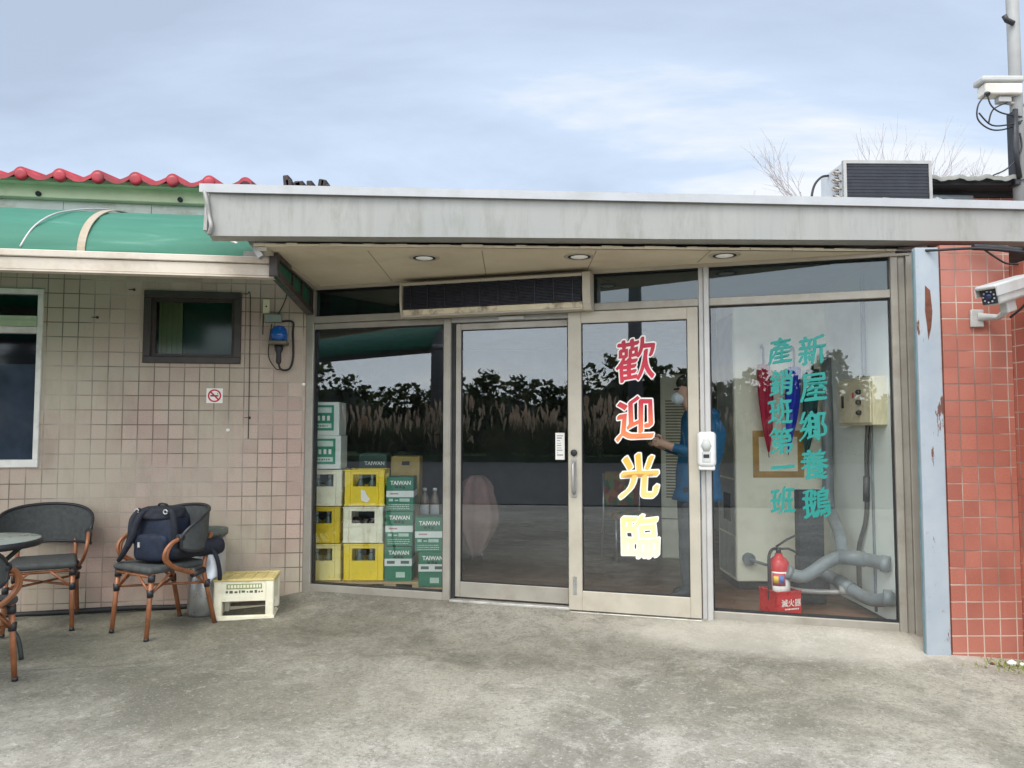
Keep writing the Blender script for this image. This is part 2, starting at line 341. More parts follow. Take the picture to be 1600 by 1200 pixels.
M_cardboard = plain('cardboard', (0.45, 0.31, 0.17), 0.8, 0, 0.12)
M_fabric = plain('black_mesh_fabric', (0.065, 0.07, 0.068), 0.75, 0, 0.2, 30, 0.5, 420)
M_wood = plain('copper_bamboo', (0.30, 0.115, 0.05), 0.38, 0.1, 0.28, 14)
M_navy = plain('navy_cloth', (0.005, 0.011, 0.028), 0.75, 0, 0.35, 12, 0.6, 90)
M_navy2 = plain('black_cloth', (0.010, 0.012, 0.020), 0.8, 0, 0.35, 12, 0.5, 90)
M_rust = plain('rust', (0.14, 0.05, 0.03), 0.9, 0, 0.4, 20)

def floor_mat():
    t = NT('brown_floor_board'); v = t.map(t.obj(), rot=(0, 0, R(20)))
    br = t.n('ShaderNodeTexBrick', offset=0.37); t.l(v, br.inputs['Vector']); br.inputs['Scale'].default_value = 1
    br.inputs['Brick Width'].default_value = 1.2; br.inputs['Row Height'].default_value = 0.14; br.inputs['Mortar Size'].default_value = 0.004
    br.inputs['Color1'].default_value = (0.17, 0.085, 0.055, 1); br.inputs['Color2'].default_value = (0.24, 0.125, 0.08, 1); br.inputs['Mortar'].default_value = (0.04, 0.02, 0.015, 1)
    c = t.mix(t.ramp(t.noise(t.map(v, (0.6, 9, 1)), 5, 6), [(0.35, 0.0), (0.7, 0.6)]), br.outputs[0], (0.11, 0.055, 0.04))
    return t.fin(c, t.ramp(t.noise(v, 6), [(0.3, 0.3), (0.7, 0.55)]))
M_floor = floor_mat()

def text_mesh(s, size, offset=0.0, shear=0.0, wob=0.0, depth=0.0008, sx=1.0, seed=0, nib=0.0, outline=0.0):
    c = bpy.data.curves.new('txt', 'FONT'); c.body = s; c.size = size; c.align_x = 'CENTER'; c.align_y = 'CENTER'
    c.offset = offset; c.extrude = depth; c.resolution_u = 6
    o = bpy.data.objects.new('txt', c); COL.objects.link(o)
    dg = bpy.context.evaluated_depsgraph_get(); me = bpy.data.meshes.new_from_object(o.evaluated_get(dg))
    bpy.data.objects.remove(o); bpy.data.curves.remove(c)
    xs = [v.co.x for v in me.vertices] or [0]; ys = [v.co.y for v in me.vertices] or [0]
    mx_, my_ = (min(xs) + max(xs)) / 2, (min(ys) + max(ys)) / 2
    if nib or outline:
        offs = [(k / 3 * nib * math.cos(R(38)), k / 3 * nib * math.sin(R(38))) for k in range(-3, 4)] if nib else [(0, 0)]
        if outline: offs = [(a + outline * math.cos(q * math.pi / 5), b_ + outline * math.sin(q * math.pi / 5)) for a, b_ in (offs[0], offs[len(offs) // 2], offs[-1]) for q in range(10)]
        vv = []; ff = []; base_v = [v.co.copy() for v in me.vertices]; base_f = [tuple(p.vertices) for p in me.polygons]
        for i, (a, b_) in enumerate(offs):
            n0 = len(vv); vv += [(p.x + a, p.y + b_, p.z + i * 0.00003) for p in base_v]; ff += [tuple(q + n0 for q in f) for f in base_f]
        me = bpy.data.meshes.new('txt'); me.from_pydata(vv, [], ff)
    for v in me.vertices:
        x, y, z = v.co; x = (x - mx_) * sx; y -= my_
        if wob: x += wob * math.sin(y * 21 / size * 0.35 + seed); y += wob * math.sin(x * 17 / size * 0.4 + 1.3 * seed)
        v.co = (x, -z, y + shear * x)
    return me
def text_obj(name, s, size, mat, parent, loc, rz=0, offset=0.0, **k):
    me = text_mesh(s, size, offset, **k); me.name = name; me.materials.clear(); me.materials.append(mat)
    for p in me.polygons: p.material_index = 0
    o = bpy.data.objects.new(name, me); COL.objects.link(o); o.parent = parent; o.location = loc; o.rotation_euler.z = rz
    return o

# ------------------------------------------------------------------ ground
def ground():
    def axis(lo, hi, a, b, st):
        r = []; x = a
        while x > lo: r.append(x); x -= max(st, (a - x) * 0.35 + st)
        r.append(lo); r = r[::-1]
        n = int((b - a) / st); r += [a + (b - a) * i / n for i in range(1, n + 1)]
        x = b
        while x < hi: x += max(st, (x - b) * 0.35 + st); r.append(min(x, hi))
        return r
    xs = axis(-160, 160, -4, 8, 0.12); ys = axis(-200, 160, -5, 0, 0.1)
    ys = sorted(set([y for y in ys if y < -0.001] + [0.0] + [y for y in ys if y > 0.06]))
    vv, ff = [], []
    rr = random.Random(3)
    for y in ys:
        for x in xs:
            p = SW(x, y); z = gh(p.x, p.y)
            if y < -0.3 and abs(x) < 9 and y > -6: z += rr.uniform(-0.0025, 0.0025) + 0.006 * math.sin(x * 2.1 + y) * math.sin(y * 1.7 - x)
            vv.append((x, y, z))
    n = len(xs)
    for j in range(len(ys) - 1):
        for i in range(n - 1): ff.append((j * n + i, j * n + i + 1, (j + 1) * n + i + 1, (j + 1) * n + i))
    o = meshobj('ground', vv, ff, M_conc, smooth=True); o.location = CO; o.rotation_euler.z = SA
    tag(o, None, None, kind='structure')
ground()
b = MB()
b.prism([SW(0.0, 0.09)[:2], SW(4.42, 0.09)[:2], (2.75, 11.6), (-4.4, 11.6), WW(-2.8, 0.16)[:2], WW(0.0, 0.16)[:2]], -0.045, 0.0)
tag(b.build('floor', M_floor), None, None, kind='structure')

# ------------------------------------------------------------------ left wing: tiled wall with two windows, eaves
wing = thing('tiled_building', 'low building with beige and pink square wall tiles under a red tiled eave', 'building', WW(0, 0), WA)
b = MB()      # wall around the window openings, one mesh, butted blocks
X0, XL0, XL1, XS0, XS1 = -5.2, -3.45, -2.03, -1.283, -0.533
for x0, x1, z0, z1 in ((X0, XL0, -0.3, 3.1), (XL0, XL1, -0.3, 1.03), (XL0, XL1, 2.43, 3.1), (XL1, XS0, -0.3, 3.1), (XS0, XS1, -0.3, 1.857), (XS0, XS1, 2.44, 3.1), (XS1, -0.02, -0.3, 3.1)):
    b.box(x0, x1, 0, 0.15, z0, z1)
b.build('wall', M_beige, wing)
b = MB()      # small dark window
for x0, x1, z0, z1 in ((XS0, XS1, 1.857, 1.91), (XS0, XS1, 2.385, 2.44), (XS0, XS0 + 0.055, 1.91, 2.385), (XS1 - 0.055, XS1, 1.91, 2.385)): b.box(x0, x1, -0.025, 0.09, z0, z1, 0.004, seg=1)
for x0, x1, z0, z1 in ((XS0 + 0.055, XS1 - 0.055, 1.91, 1.935), (XS0 + 0.055, XS1 - 0.055, 2.36, 2.385), (XS0 + 0.055, XS0 + 0.08, 1.935, 2.36), (XS1 - 0.08, XS1 - 0.055, 1.935, 2.36)): b.box(x0, x1, 0.02, 0.07, z0, z1)
sw = b.build('window', M_brownframe, wing)
b = MB(); b.box(XS0 + 0.08, XS1 - 0.08, 0.045, 0.051, 1.935, 2.36); b.build('pane', glass('dull_window_glass', (0.62, 0.68, 0.64), 0.02, 0.12), sw)
b = MB()
for i in range(9):
    x = XS0 + 0.085 + i * 0.02; b.box(x, x + 0.021, 0.10 + 0.012 * (i % 2), 0.104 + 0.012 * (i % 2), 1.92, 2.38)
b.build('curtain', plain('yellow_curtain', (0.55, 0.50, 0.30), 0.9, 0, 0.1), sw)
b = MB(); b.box(XS0 + 0.27, XS1 - 0.06, 0.13, 0.14, 1.91, 2.385); b.build('blind', plain('dark_green_blind', (0.05, 0.11, 0.09), 0.8), sw)
b = MB()      # big window at the left edge
for x0, x1, z0, z1 in ((XL0, XL1, 1.03, 1.09), (XL0, XL1, 2.39, 2.43), (XL0, XL0 + 0.045, 1.09, 2.39), (XL1 - 0.04, XL1, 1.09, 2.39), (XL0 + 0.045, XL1 - 0.04, 2.08, 2.13), (-2.75, -2.70, 1.09, 2.08)): b.box(x0, x1, -0.02, 0.08, z0, z1, 0.004, seg=1)
lw_ = b.build('window', M_whitepaint, wing)
b = MB(); b.box(XL0 + 0.045, XL1 - 0.04, -0.028, 0.07, 2.132, 2.215, 0.004, seg=1); b.box(XL0 + 0.045, XL1 - 0.04, -0.034, -0.022, 2.168, 2.178); b.build('transom_bar', M_greenframe, lw_)
b = MB(); b.box(XL0 + 0.045, XL1 - 0.04, 0.03, 0.036, 1.09, 2.08); b.box(XL0 + 0.045, XL1 - 0.04, 0.03, 0.036, 2.215, 2.39); b.build('pane', glass('smoky_glass', (0.6, 0.64, 0.68), 0.035, 0.05), lw_)
b = MB(); b.box(XL0, XL1, 0.07, 0.08, 1.09, 1.84); b.build('blind', plain('grey_window_film', (0.30, 0.31, 0.35), 0.8), lw_)
# white band, green beam, red tile roof
b = MB()
for i in range(8): b.box(-5.2 + i * 0.66, -5.2 + i * 0.66 + 0.655, -0.03, -0.004, 2.98, 3.135)
b.build('cladding_strip', plain('stained_white_panel', (0.62, 0.62, 0.58), 0.6, 0, 0.08, 4, dirt=(0.34, 0.24, 0.14), dirt_amt=0.7), wing)
b = MB(); b.box(-5.2, -0.05, -0.11, -0.005, 3.137, 3.262, 0.004, seg=1); b.box(-5.2, -0.05, -0.2, -0.112, 3.235, 3.262); bd = b.build('eave_board', plain('pale_green_board', (0.66, 0.70, 0.48), 0.55, 0, 0.08, 3, dirt=(0.30, 0.30, 0.18), dirt_amt=0.4), wing)
for x in (-2.05, -1.0, -3.2):
    b = MB(); b.lathe([(0.004, -0.012), (0.02, -0.012), (0.02, 0.012), (0.004, 0.012)], (0, 0, 0), 12, Matrix.Translation((x, -0.118, 3.16)) @ Matrix.Rotation(R(90), 4, 'X')); b.build('bolt', M_dark, bd)
pitch = 0.272; rings = []
def tz(x):
    f = ((x + 0.06) / pitch) % 1.0; d = abs(f - 0.5) * pitch
    return (math.sqrt(max(0, 0.050 ** 2 - d * d)) if d < 0.046 else 0.0196 - 0.036 * math.sin((d - 0.046) / 0.090 * math.pi / 2))
xs = [-5.4 + 0.0136 * i for i in range(int(5.0 / 0.0136))]
b = MB(); vr = []
for y, z in ((-0.30, 3.235), (-0.30, 3.268), (1.8, 3.62)):
    vr.append([b.bm.verts.new((x, y, z + tz(x) - 0.005)) for x in xs])
for j in range(2):
    fs = [b.bm.faces.new((vr[j][i], vr[j][i + 1], vr[j + 1][i + 1], vr[j + 1][i])) for i in range(len(xs) - 1)]; b._f(fs, j == 1)
k = 0
for i in range(-20, 3):
    xc = (i + 0.5) * pitch - 0.06
    if -5.3 < xc < -0.5:
        b.lathe([(0.004, -0.008), (0.025, -0.008), (0.038, -0.005), (0.046, 0.003), (0.047, 0.03), (0.004, 0.03)], (0, 0, 0), 16, Matrix.Translation((xc, -0.305, 3.255)) @ Matrix.Rotation(R(-90), 4, 'X'))
b.build('roof', plain('red_glazed_tile', (0.36, 0.022, 0.035), 0.42, 0, 0.35, 7, dirt=(0.10, 0.02, 0.025), dirt_amt=0.5), wing)
b = MB(); b.box(-5.2, -0.05, 0.0, 0.15, 3.101, 3.30); b.build('upper_wall', M_dark, wing)

# ------------------------------------------------------------------ green barrel awning over the tiled wall
aw = thing('curved_awning', 'green translucent barrel awning with a pale metal gutter above the tiled wall', 'awning', WW(0, 0), WA)
N = 22
def awp(t): # t 0 at gutter, 1 at wall
    a = t * math.pi / 2 * 1.0
    return (-1.2 + 1.18 * (1 - math.cos(a)), 2.46 + 0.515 * math.sin(a))
xs = [-5.0 + 0.1 * i for i in range(50)]
b = MB(); v0 = [[b.bm.verts.new((x, awp(k / N)[0], awp(k / N)[1] + 0.004 * math.sin(x * 5 + k * 0.8) + 0.003 * math.sin(x * 13 + k * 2))) for x in xs] for k in range(N + 1)]
for k in range(N): b._f([b.bm.faces.new((v0[k][i], v0[k][i + 1], v0[k + 1][i + 1], v0[k + 1][i])) for i in range(len(xs) - 1)], True)
o = b.build('canopy_sheet', M_awning, aw); md = o.modifiers.new('s', 'SOLIDIFY'); md.thickness = 0.003
for x in (-4.1, -3.15, -2.2, -1.31, -0.42):
    b = MB(); w2 = 0.028; ring = []
    for k in range(N + 1):
        y, z = awp(k / N); ring.append([(x - w2, y, z - 0.02), (x + w2, y, z - 0.02), (x + w2, y, z - 0.006), (x - w2, y, z - 0.006)])
    b.loft(ring, False); b.build('rib', M_brownframe, aw)
b = MB(); ring = []
for k in range(N + 1):
    y, z = awp(k / N); ring.append([(-1.338, y - 0.003, z + 0.008), (-1.290, y - 0.003, z + 0.008), (-1.290, y - 0.007, z + 0.014), (-1.338, y - 0.007, z + 0.014)])
b.loft(ring, False); b.build('cover_strip', plain('tan_strip', (0.40, 0.33, 0.24), 0.6, 0, 0.1, 6, dirt=(0.3, 0.22, 0.14)), aw)
b = MB(); b.tube([(-1.33, -0.3, 2.985), (-1.42, -0.6, 2.93), (-1.55, -0.95, 2.80), (-1.63, -1.12, 2.66), (-1.68, -1.2, 2.5)], 0.0065, 6, sm=6)
b.tube([(-1.95, -1.17, 2.66), (-1.945, -1.21, 2.55), (-1.93, -1.22, 2.47)], 0.008, 6); b.build('loose_cord', M_alu_pale, aw)
b = MB(); b.box(-5.0, -0.09, -1.27, -1.18, 2.342, 2.42, 0.004, seg=1); b.box(-5.0, -0.09, -1.285, -1.17, 2.423, 2.468, 0.005, seg=1); b.box(-5.0, -0.09, -1.277, -1.2, 2.342 - 0.012, 2.34)
gt = b.build('gutter', plain('stained_cream_gutter', (0.60, 0.53, 0.44), 0.5, 0.05, 0.08, 3, dirt=(0.36, 0.27, 0.19), dirt_amt=0.6), aw)
b = MB(); b.box(-0.3, -0.2, -1.2, -1.12, 2.47, 2.52); b.tube([(-0.42, -1.15, 2.62), (-0.24, -1.16, 2.5)], 0.018, 8); b.build('end_bracket', M_alu_grey, aw)

aw2 = thing('curved_awning', 'green barrel awning on posts left of the frame, mirrored in the left pane', 'awning', (-2.72, 3.50, -0.14), R(186))
xs = [0.1 * i for i in range(42)]
b = MB(); v0 = [[b.bm.verts.new((x, awp(k / N)[0] + 1.2, awp(k / N)[1])) for x in xs] for k in range(N + 1)]
for k in range(N): b._f([b.bm.faces.new((v0[k][i], v0[k][i + 1], v0[k + 1][i + 1], v0[k + 1][i])) for i in range(len(xs) - 1)], True)
o = b.build('canopy_sheet', M_awning, aw2); md = o.modifiers.new('s', 'SOLIDIFY'); md.thickness = 0.003
for x in (0.05, 0.8, 1.6, 2.4, 3.2, 4.0):
    b = MB(); ring = []
    for k in range(N + 1):
        y, z = awp(k / N); ring.append([(x - 0.03, y + 1.2, z - 0.03), (x + 0.03, y + 1.2, z - 0.03), (x + 0.03, y + 1.2, z - 0.006), (x - 0.03, y + 1.2, z - 0.006)])
    b.loft(ring, False); b.build('rib', M_brownframe, aw2)
b = MB(); b.box(0, 4.1, -0.04, 0.04, 2.40, 2.455); b.build('gutter', M_brownframe, aw2)
b = MB(); b.box(0, 4.1, 1.19, 1.27, 2.9, 3.03); b.build('back_beam', M_brownframe, aw2)
for x in (4.05,):
    b = MB(); b.tube([(x, 1.23, -0.12), (x, 1.23, 2.9)], 0.04, 10); b.build('post', M_alu_grey, aw2)
# side glass wing between gutter and entrance
sg = thing('side_light', 'narrow green glass side panel in a dark frame under the left soffit edge', 'glass panel', (0, 0, 0))
p0, p1 = Vector((-1.575, 5.02, 0)), Vector((-1.66, 6.27, 0)); dd = (p1 - p0)
def sp(t, z, off=0): q = p0 + dd * t; return (q.x + off, q.y, z)
b = MB()
def bar(a0, z0, a1, z1, wd, t=0.03):
    A, B_ = Vector(sp(a0, z0)), Vector(sp(a1, z1)); d = (B_ - A).normalized(); n_ = Vector((1, 0, 0)); u_ = d.cross(n_).normalized()
    b.loft([[P + n_ * x_ + u_ * y_ for x_, y_ in ((-t, -wd), (t, -wd), (t, wd), (-t, wd))] for P in (A, B_)], False)
bar(0, 2.36, 1, 2.285, 0.022); bar(0, 2.475, 1, 2.475, 0.018, 0.028); bar(0.02, 2.34, 0.02, 2.47, 0.03, 0.026); bar(0.97, 2.29, 0.97, 2.46, 0.03, 0.026); bar(0.42, 2.34, 0.42, 2.46, 0.012, 0.02); bar(0.68, 2.32, 0.68, 2.46, 0.012, 0.02)
fr_ = b.build('frame', M_brownframe, sg)
b = MB(); b.loft([[Vector(sp(t, 2.33 - 0.06 * t, -0.004)), Vector(sp(t, 2.33 - 0.06 * t, 0.004)), Vector(sp(t, 2.465, 0.004)), Vector(sp(t, 2.465, -0.004))] for t in (0.03, 0.96)], False); b.build('pane', translucent('green_glass', (0.05, 0.22, 0.13), (0.08, 0.30, 0.2)), sg)

# ------------------------------------------------------------------ entrance canopy: fascia, soffit, roof deck
can = thing('entrance_canopy', 'flat roof canopy with a broad pale grey metal fascia and cream soffit', 'canopy')
FA = math.atan2(0.2, 5.22); fd = Vector((math.cos(FA), math.sin(FA), 0)); fn = Vector((-math.sin(FA), math.cos(FA), 0)); fo = Vector((-1.905, 4.7, 0))
def fz(s): return 2.526 + 0.0026 * s, 2.80 - 0.0095 * s
b = MB(); rings = []
for i in range(41):
    s_ = 6.4 * i / 40; lo, hi = fz(s_); q = fo + fd * s_; wv = 0.004 * math.sin(s_ * 2.7) + 0.0025 * math.sin(s_ * 7.1)
    off = 0.012 if i == 0 else 0
    rings.append([q + fn * (wv) + Vector((0.03 if i == 0 else 0, 0, lo)), q + fn * 0.14 + Vector((0, 0, lo + 0.0)), q + fn * 0.14 + Vector((0, 0, hi)), q + fn * (wv * 0.5 - off) + Vector((0, 0, hi))])
b.loft(rings, False); 
def fascia_mat():
    t = NT('fascia_metal'); v = t.obj()
    c = t.ramp(t.noise(v, 0.8, 4), [(0.35, (0.29, 0.295, 0.28)), (0.65, (0.345, 0.34, 0.315))])
    c = t.mix(t.ramp(t.noise(t.map(v, (3.5, 3.5, 0.9)), 2.4, 8, 0.7, 0.3), [(0.50, 0.0), (0.70, 0.55)]), c, (0.19, 0.195, 0.155))
    spz = t.n('ShaderNodeSeparateXYZ'); t.l(v, spz.inputs[0])
    st = t.ramp(t.noise(t.map(v, (9, 9, 0.7)), 2.0, 6, 0.7), [(0.5, 0.0), (0.72, 0.4)])
    c = t.mix(st, c, (0.21, 0.21, 0.185))
    c = t.mix(t.ramp(t.noise(v, 60, 3), [(0.68, 0.0), (0.75, 0.5)]), c, (0.27, 0.25, 0.22))
    return t.fin(c, 0.5, 0.1)
M_fascia = fascia_mat()
b.build('fascia', M_fascia, can)
b = MB()
b.loft([[fo + fd * s_ + fn * a_ + Vector((0, 0, fz(s_)[1] + z_)) for a_, z_ in ((-0.018, 0.004), (0.15, 0.004), (0.15, 0.045), (-0.03, 0.045), (-0.03, -0.008), (-0.018, -0.008))] for s_ in (-0.03, 3.2, 6.4)], False)
b.build('drip_flashing', plain('roof_flashing', (0.42, 0.43, 0.44), 0.45, 0.2, 0.08, 3, dirt=(0.3, 0.3, 0.28)), can)
b = MB()      # buckled left end
b.box(-0.012, 0.014, -0.02, 0.14, 2.55, 2.80, 0.004, seg=1, M=Matrix.Translation(fo) @ Matrix.Rotation(FA, 4, 'Z') @ Matrix.Rotation(R(2.5), 4, 'Y') @ Matrix.Translation((-0.105, 0, 0)))
b.tube([fo + Vector((0.0, -0.02, 2.80)), fo + Vector((0.022, -0.03, 2.73)), fo + Vector((0.03, -0.016, 2.65)), fo + Vector((0.05, -0.028, 2.58)), fo + Vector((0.03, -0.01, 2.53))], 0.014, 6, sm=4)
b.build('end_cap', M_alu_grey, can)
A_ = [(-1.585, 4.86), (2.64, 5.03), SW(4.52, -0.005)[:2], SW(0.03, -0.005)[:2]]
b = MB(); b.prism([(p[0], p[1]) for p in A_], 2.497, 2.515); so = b.build('soffit', M_soffit, can)
b = MB()      # ragged broken front edge strip and dark gap
rr = random.Random(5)
for i in range(60):
    s_ = 0.25 + i * 0.07; q = fo + fd * s_
    b.box(0, 0.069, 0, 0.03 + rr.uniform(0, 0.03), 2.499, 2.512 + rr.uniform(0, 0.006), M=Matrix.Translation((q.x, q.y + 0.13 + rr.uniform(0.0, 0.018), 0)) @ Matrix.Rotation(FA, 4, 'Z'))
b.build('soffit_edge', M_soffit, so)
for x in (-0.95, -0.2, 0.55, 1.3):      # joints between soffit boards
    b = MB(); b.box(x, x + 0.006, 4.98, 6.3 - max(0, (x + 1.5)) * 0.3 - 0.12, 2.4955, 2.4968)
    b.build('board_joint', plain('board_joint_grey', (0.33, 0.28, 0.2), 0.8), so)
b = MB()      # trim along glass line and left edge
b.box(0.0, 4.5, -0.035, -0.008, 2.472, 2.4965, M=Matrix.Translation(CO) @ Matrix.Rotation(SA, 4, 'Z'))
b.loft([[(-1.60 + a_, y, z_) for a_, z_ in ((-0.03, 2.47), (0.025, 2.47), (0.025, 2.496), (-0.03, 2.496))] for y in (4.87, 6.26)], False); b.build('edge_trim', M_alu_cream, so)
b = MB(); b.prism([(-1.7, 4.86), (4.4, 5.05), (4.4, 11.7), (-4.6, 11.7), (-4.6, 6.3), (-1.72, 6.42)], 2.56, 2.72); b.build('roof_deck', plain('roof_concrete', (0.22, 0.22, 0.21), 0.9), can)
rr = random.Random(11)
for u, sz in ((545, 3), (550, 2.5), (722, 4), (992, 4), (1155, 2), (1378, 6), (1460, 7), (1480, 6)):
    b = MB(); p = at(u, 300, 5.0); s_ = sz * 0.005; z = 2.80 - 0.0095 * (p.x + 1.9) + 0.045
    b.box(-s_, s_, -s_, s_, 0, s_ * 1.3, s_ * 0.3, M=Matrix.Translation((p.x, 4.80 + 0.04 * (p.x + 1.9), z)) @ Matrix.Rotation(rr.uniform(0, 3), 4, 'Z'), seg=1)
    b.build('roof_debris', M_alu_grey, can)
b = MB(); b.box(-0.018, 0.018, 0.0, 0.06, -0.10, 0.03, M=Matrix.Translation((-1.67, 4.88, 2.52)) @ Matrix.Rotation(R(-32), 4, 'Y')); b.build('support_strut', M_alu_grey, can)
# dark broken ridge pieces behind the fascia's left end
rt = thing('broken_roof_tiles', 'dark broken roof tiles heaped behind the left end of the fascia', 'roof tiles', (-1.40, 5.15, 2.72))
b = MB(); rr = random.Random(4)
for i in range(9):
    x = -0.10 + 0.028 * i; hgt = (0.30, 0.275, 0.25, 0.245, 0.25, 0.25, 0.275, 0.27, 0.24)[i] - 0.02
    b.box(x - 0.02, x + 0.02, -0.05, 0.05, 0, hgt + 0.055, 0.006, M=Matrix.Rotation(rr.uniform(-0.18, 0.18), 4, 'Y'), seg=1)
b.build('tile_pile', plain('dark_roof_tile', (0.04, 0.03, 0.03), 0.8, 0, 0.3, 10), rt)
# downlights
for i, (u, v, where) in enumerate(((663, 400, 'nearest the left end of the soffit'), (905, 398, 'in the middle above the black grille unit'), (1132, 396, 'near the right mullion'))):
    Yd = (2.497 - EYE) / ((670 - v) / 1200.0); p = at(u, v, Yd)
    d = thing('downlight', 'round recessed ceiling light, ' + where, 'light', (p.x, p.y, 2.497), group='lights in the entrance soffit')
    b = MB(); b.lathe([(0.062, -0.001), (0.085, -0.004), (0.098, -0.006), (0.105, -0.002), (0.105, 0.0), (0.062, 0.0)], n=28); b.build('trim_ring', M_alu_cream, d)
    t = NT('lamp_lens%d' % i) if i == 0 else None
    if t:
        t.b.inputs['Emission Color'].default_value = (1, 0.95, 0.85, 1); t.b.inputs['Emission Strength'].default_value = 0.06; M_lens = t.fin((0.8, 0.8, 0.75), 0.3)
    b = MB(); b.lathe([(0.002, -0.014), (0.03, -0.013), (0.058, -0.006), (0.06, -0.001), (0.002, -0.001)], n=24); b.build('lens', M_lens, d)
    b = MB(); b.lathe([(0.0605, -0.0045), (0.070, -0.0055), (0.078, -0.005), (0.078, -0.003), (0.0605, -0.002)], n=24); b.build('gap_ring', M_dark, d)

# ------------------------------------------------------------------ glass entrance front
sf = thing('glass_storefront', 'angled glazed shopfront of beige aluminium with sliding doors', 'shopfront', CO, SA)
b = MB(); r_ = 0.004
def bx(x0, x1, z0, z1, y0=0.0, y1=0.09): b.box(x0, x1, y0, y1, z0, z1, r_, seg=1)
bx(-0.045, 0.047, -0.03, 2.495)                   # left post
bx(1.20, 1.258, -0.03, 2.195)
bx(0.047, 3.145, 2.20, 2.256, -0.004)
bx(0.047, 1.20, 0.0, 0.075); bx(0.047, 1.20, 2.150, 2.196, 0.01)
fr_ = b.build('frame', M_alu, sf)
b = MB(); bx(3.215, 4.384, 2.20, 2.256, -0.004); b.build('transom_rail', M_alu, sf)
b = MB(); bx(3.215, 4.384, -0.01, 0.07); b.build('sill', M_alu, sf)
b = MB(); bx(3.143, 3.178, -0.03, 2.495, -0.012, 0.1); bx(3.1785, 3.216, -0.03, 2.494, -0.03, 0.1); b.build('mullion', M_alu_pale, sf)
b = MB(); bx(4.384, 4.43, -0.06, 2.494, -0.015); bx(4.4305, 4.475, -0.06, 2.494, 0.004); bx(4.4755, 4.53, -0.06, 2.494, -0.02); b.build('jamb', M_alu, sf)
b = MB()
for k, (x0, x1, z0, z1) in enumerate(((0.05, 0.058, 0.0805, 2.145), (1.19, 1.198, 0.0805, 2.145), (0.06, 1.188, 0.076, 0.083), (0.06, 1.188, 2.142, 2.149), (3.217, 3.224, 0.075, 2.195), (4.376, 4.383, 0.075, 2.195), (3.226, 4.374, 0.071, 0.078), (3.226, 4.374, 2.192, 2.199))):
    if k == 4: b.build('gasket', M_rubber, sf); b = MB()
    b.box(x0, x1, 0.02, 0.07, z0 - 0.001, z1 + 0.001)
b.build('gasket', M_rubber, sf)
b = MB(); b.box(1.262, 1.29, 0.03, 0.085, 0.0, 2.19); b.build('brush_seal', M_rubber, sf)
b = MB(); bx(1.262, 2.20, 2.155, 2.197, 0.0, 0.09); b.build('door_head', M_alu_grey, sf)
b = MB(); bx(1.262, 2.21, -0.03, 0.03, -0.02, 0.09); bx(2.212, 3.14, -0.04, 0.012, -0.05, 0.09); b.build('threshold', plain('worn_track', (0.55, 0.54, 0.5), 0.4, 0.5, 0.2, 12, dirt=(0.15, 0.13, 0.1)), sf)
def pane(name, x0, x1, z0, z1, y, m_, par=None):
    q = MB(); q.box(x0, x1, y, y + 0.006, z0, z1); return q.build(name, m_, par or sf)
pane('pane', 0.058, 1.19, 0.083, 2.142, 0.04, M_glass)
rp = pane('pane', 3.224, 4.376, 0.078, 2.192, 0.04, M_glass_clear)
pane('transom_pane', 0.05, 3.142, 2.258, 2.47, 0.045, M_glass_dark); pane('transom_pane', 3.218, 4.382, 2.258, 2.47, 0.045, M_glass_dark)
b = MB(); b.box(0.05, 3.142, 0.03, 0.07, 2.471, 2.495); b.box(3.218, 4.382, 0.03, 0.07, 2.471, 2.495); b.build('head_seal', M_rubber, sf)
# sliding doors
def door(x0, x1, z0, z1, y0, y1, sl, sr, rt_, rb, m_, gm):
    q = MB()
    for a in ((x0, x0 + sl, z0, z1), (x1 - sr, x1, z0, z1), (x0 + sl, x1 - sr, z1 - rt_, z1), (x0 + sl, x1 - sr, z0, z0 + rb)): q.box(a[0], a[1], y0, y1, a[2], a[3], 0.004, seg=1)
    d = q.build('door', m_, sf); ym = (y0 + y1) / 2
    pane('pane', x0 + sl, x1 - sr, z0 + rb, z1 - rt_, ym - 0.003, gm, d)
    q = MB()
    for a in ((x0 + sl, x0 + sl + 0.006, z0 + rb, z1 - rt_), (x1 - sr - 0.006, x1 - sr, z0 + rb, z1 - rt_), (x0 + sl + 0.006, x1 - sr - 0.006, z0 + rb, z0 + rb + 0.006), (x0 + sl + 0.006, x1 - sr - 0.006, z1 - rt_ - 0.006, z1 - rt_)): q.box(a[0], a[1], ym - 0.012, ym + 0.012, a[2], a[3])
    q.build('gasket', M_rubber, d); return d, ym
d1, y1m = door(1.292, 2.215, 0.045, 2.15, 0.03, 0.07, 0.042, 0.03, 0.05, 0.115, M_alu, M_glass)
d1['label'] = 'closed sliding door with narrow stiles beside the crates pane'
d2, y2m = door(2.20, 3.138, 0.02, 2.192, -0.035, 0.012, 0.10, 0.075, 0.085, 0.14, M_alu_cream, M_glass)
d2['label'] = 'sliding door with red and yellow lettering down its glass'
b = MB(); b.tube([(2.245, -0.04, 0.86), (2.245, -0.085, 0.88), (2.245, -0.085, 1.07), (2.245, -0.04, 1.09)], 0.011, 8); b.box(2.225, 2.265, -0.043, -0.0345, 0.83, 1.11, 0.004, seg=1); b.build('handle', M_alu_grey, d2)
b = MB(); b.lathe([(0.003, 0), (0.024, 0), (0.024, 0.018), (0.012, 0.022), (0.003, 0.022)], (0, 0, 0), 18, Matrix.Translation((2.245, -0.034, 1.155)) @ Matrix.Rotation(R(90), 4, 'X')); b.build('lock', M_black, d2)
b = MB(); b.box(2.232, 2.26, -0.037, -0.0345, 0.13, 0.26, 0.003, seg=1); b.build('lock_plate', M_steel, d2)
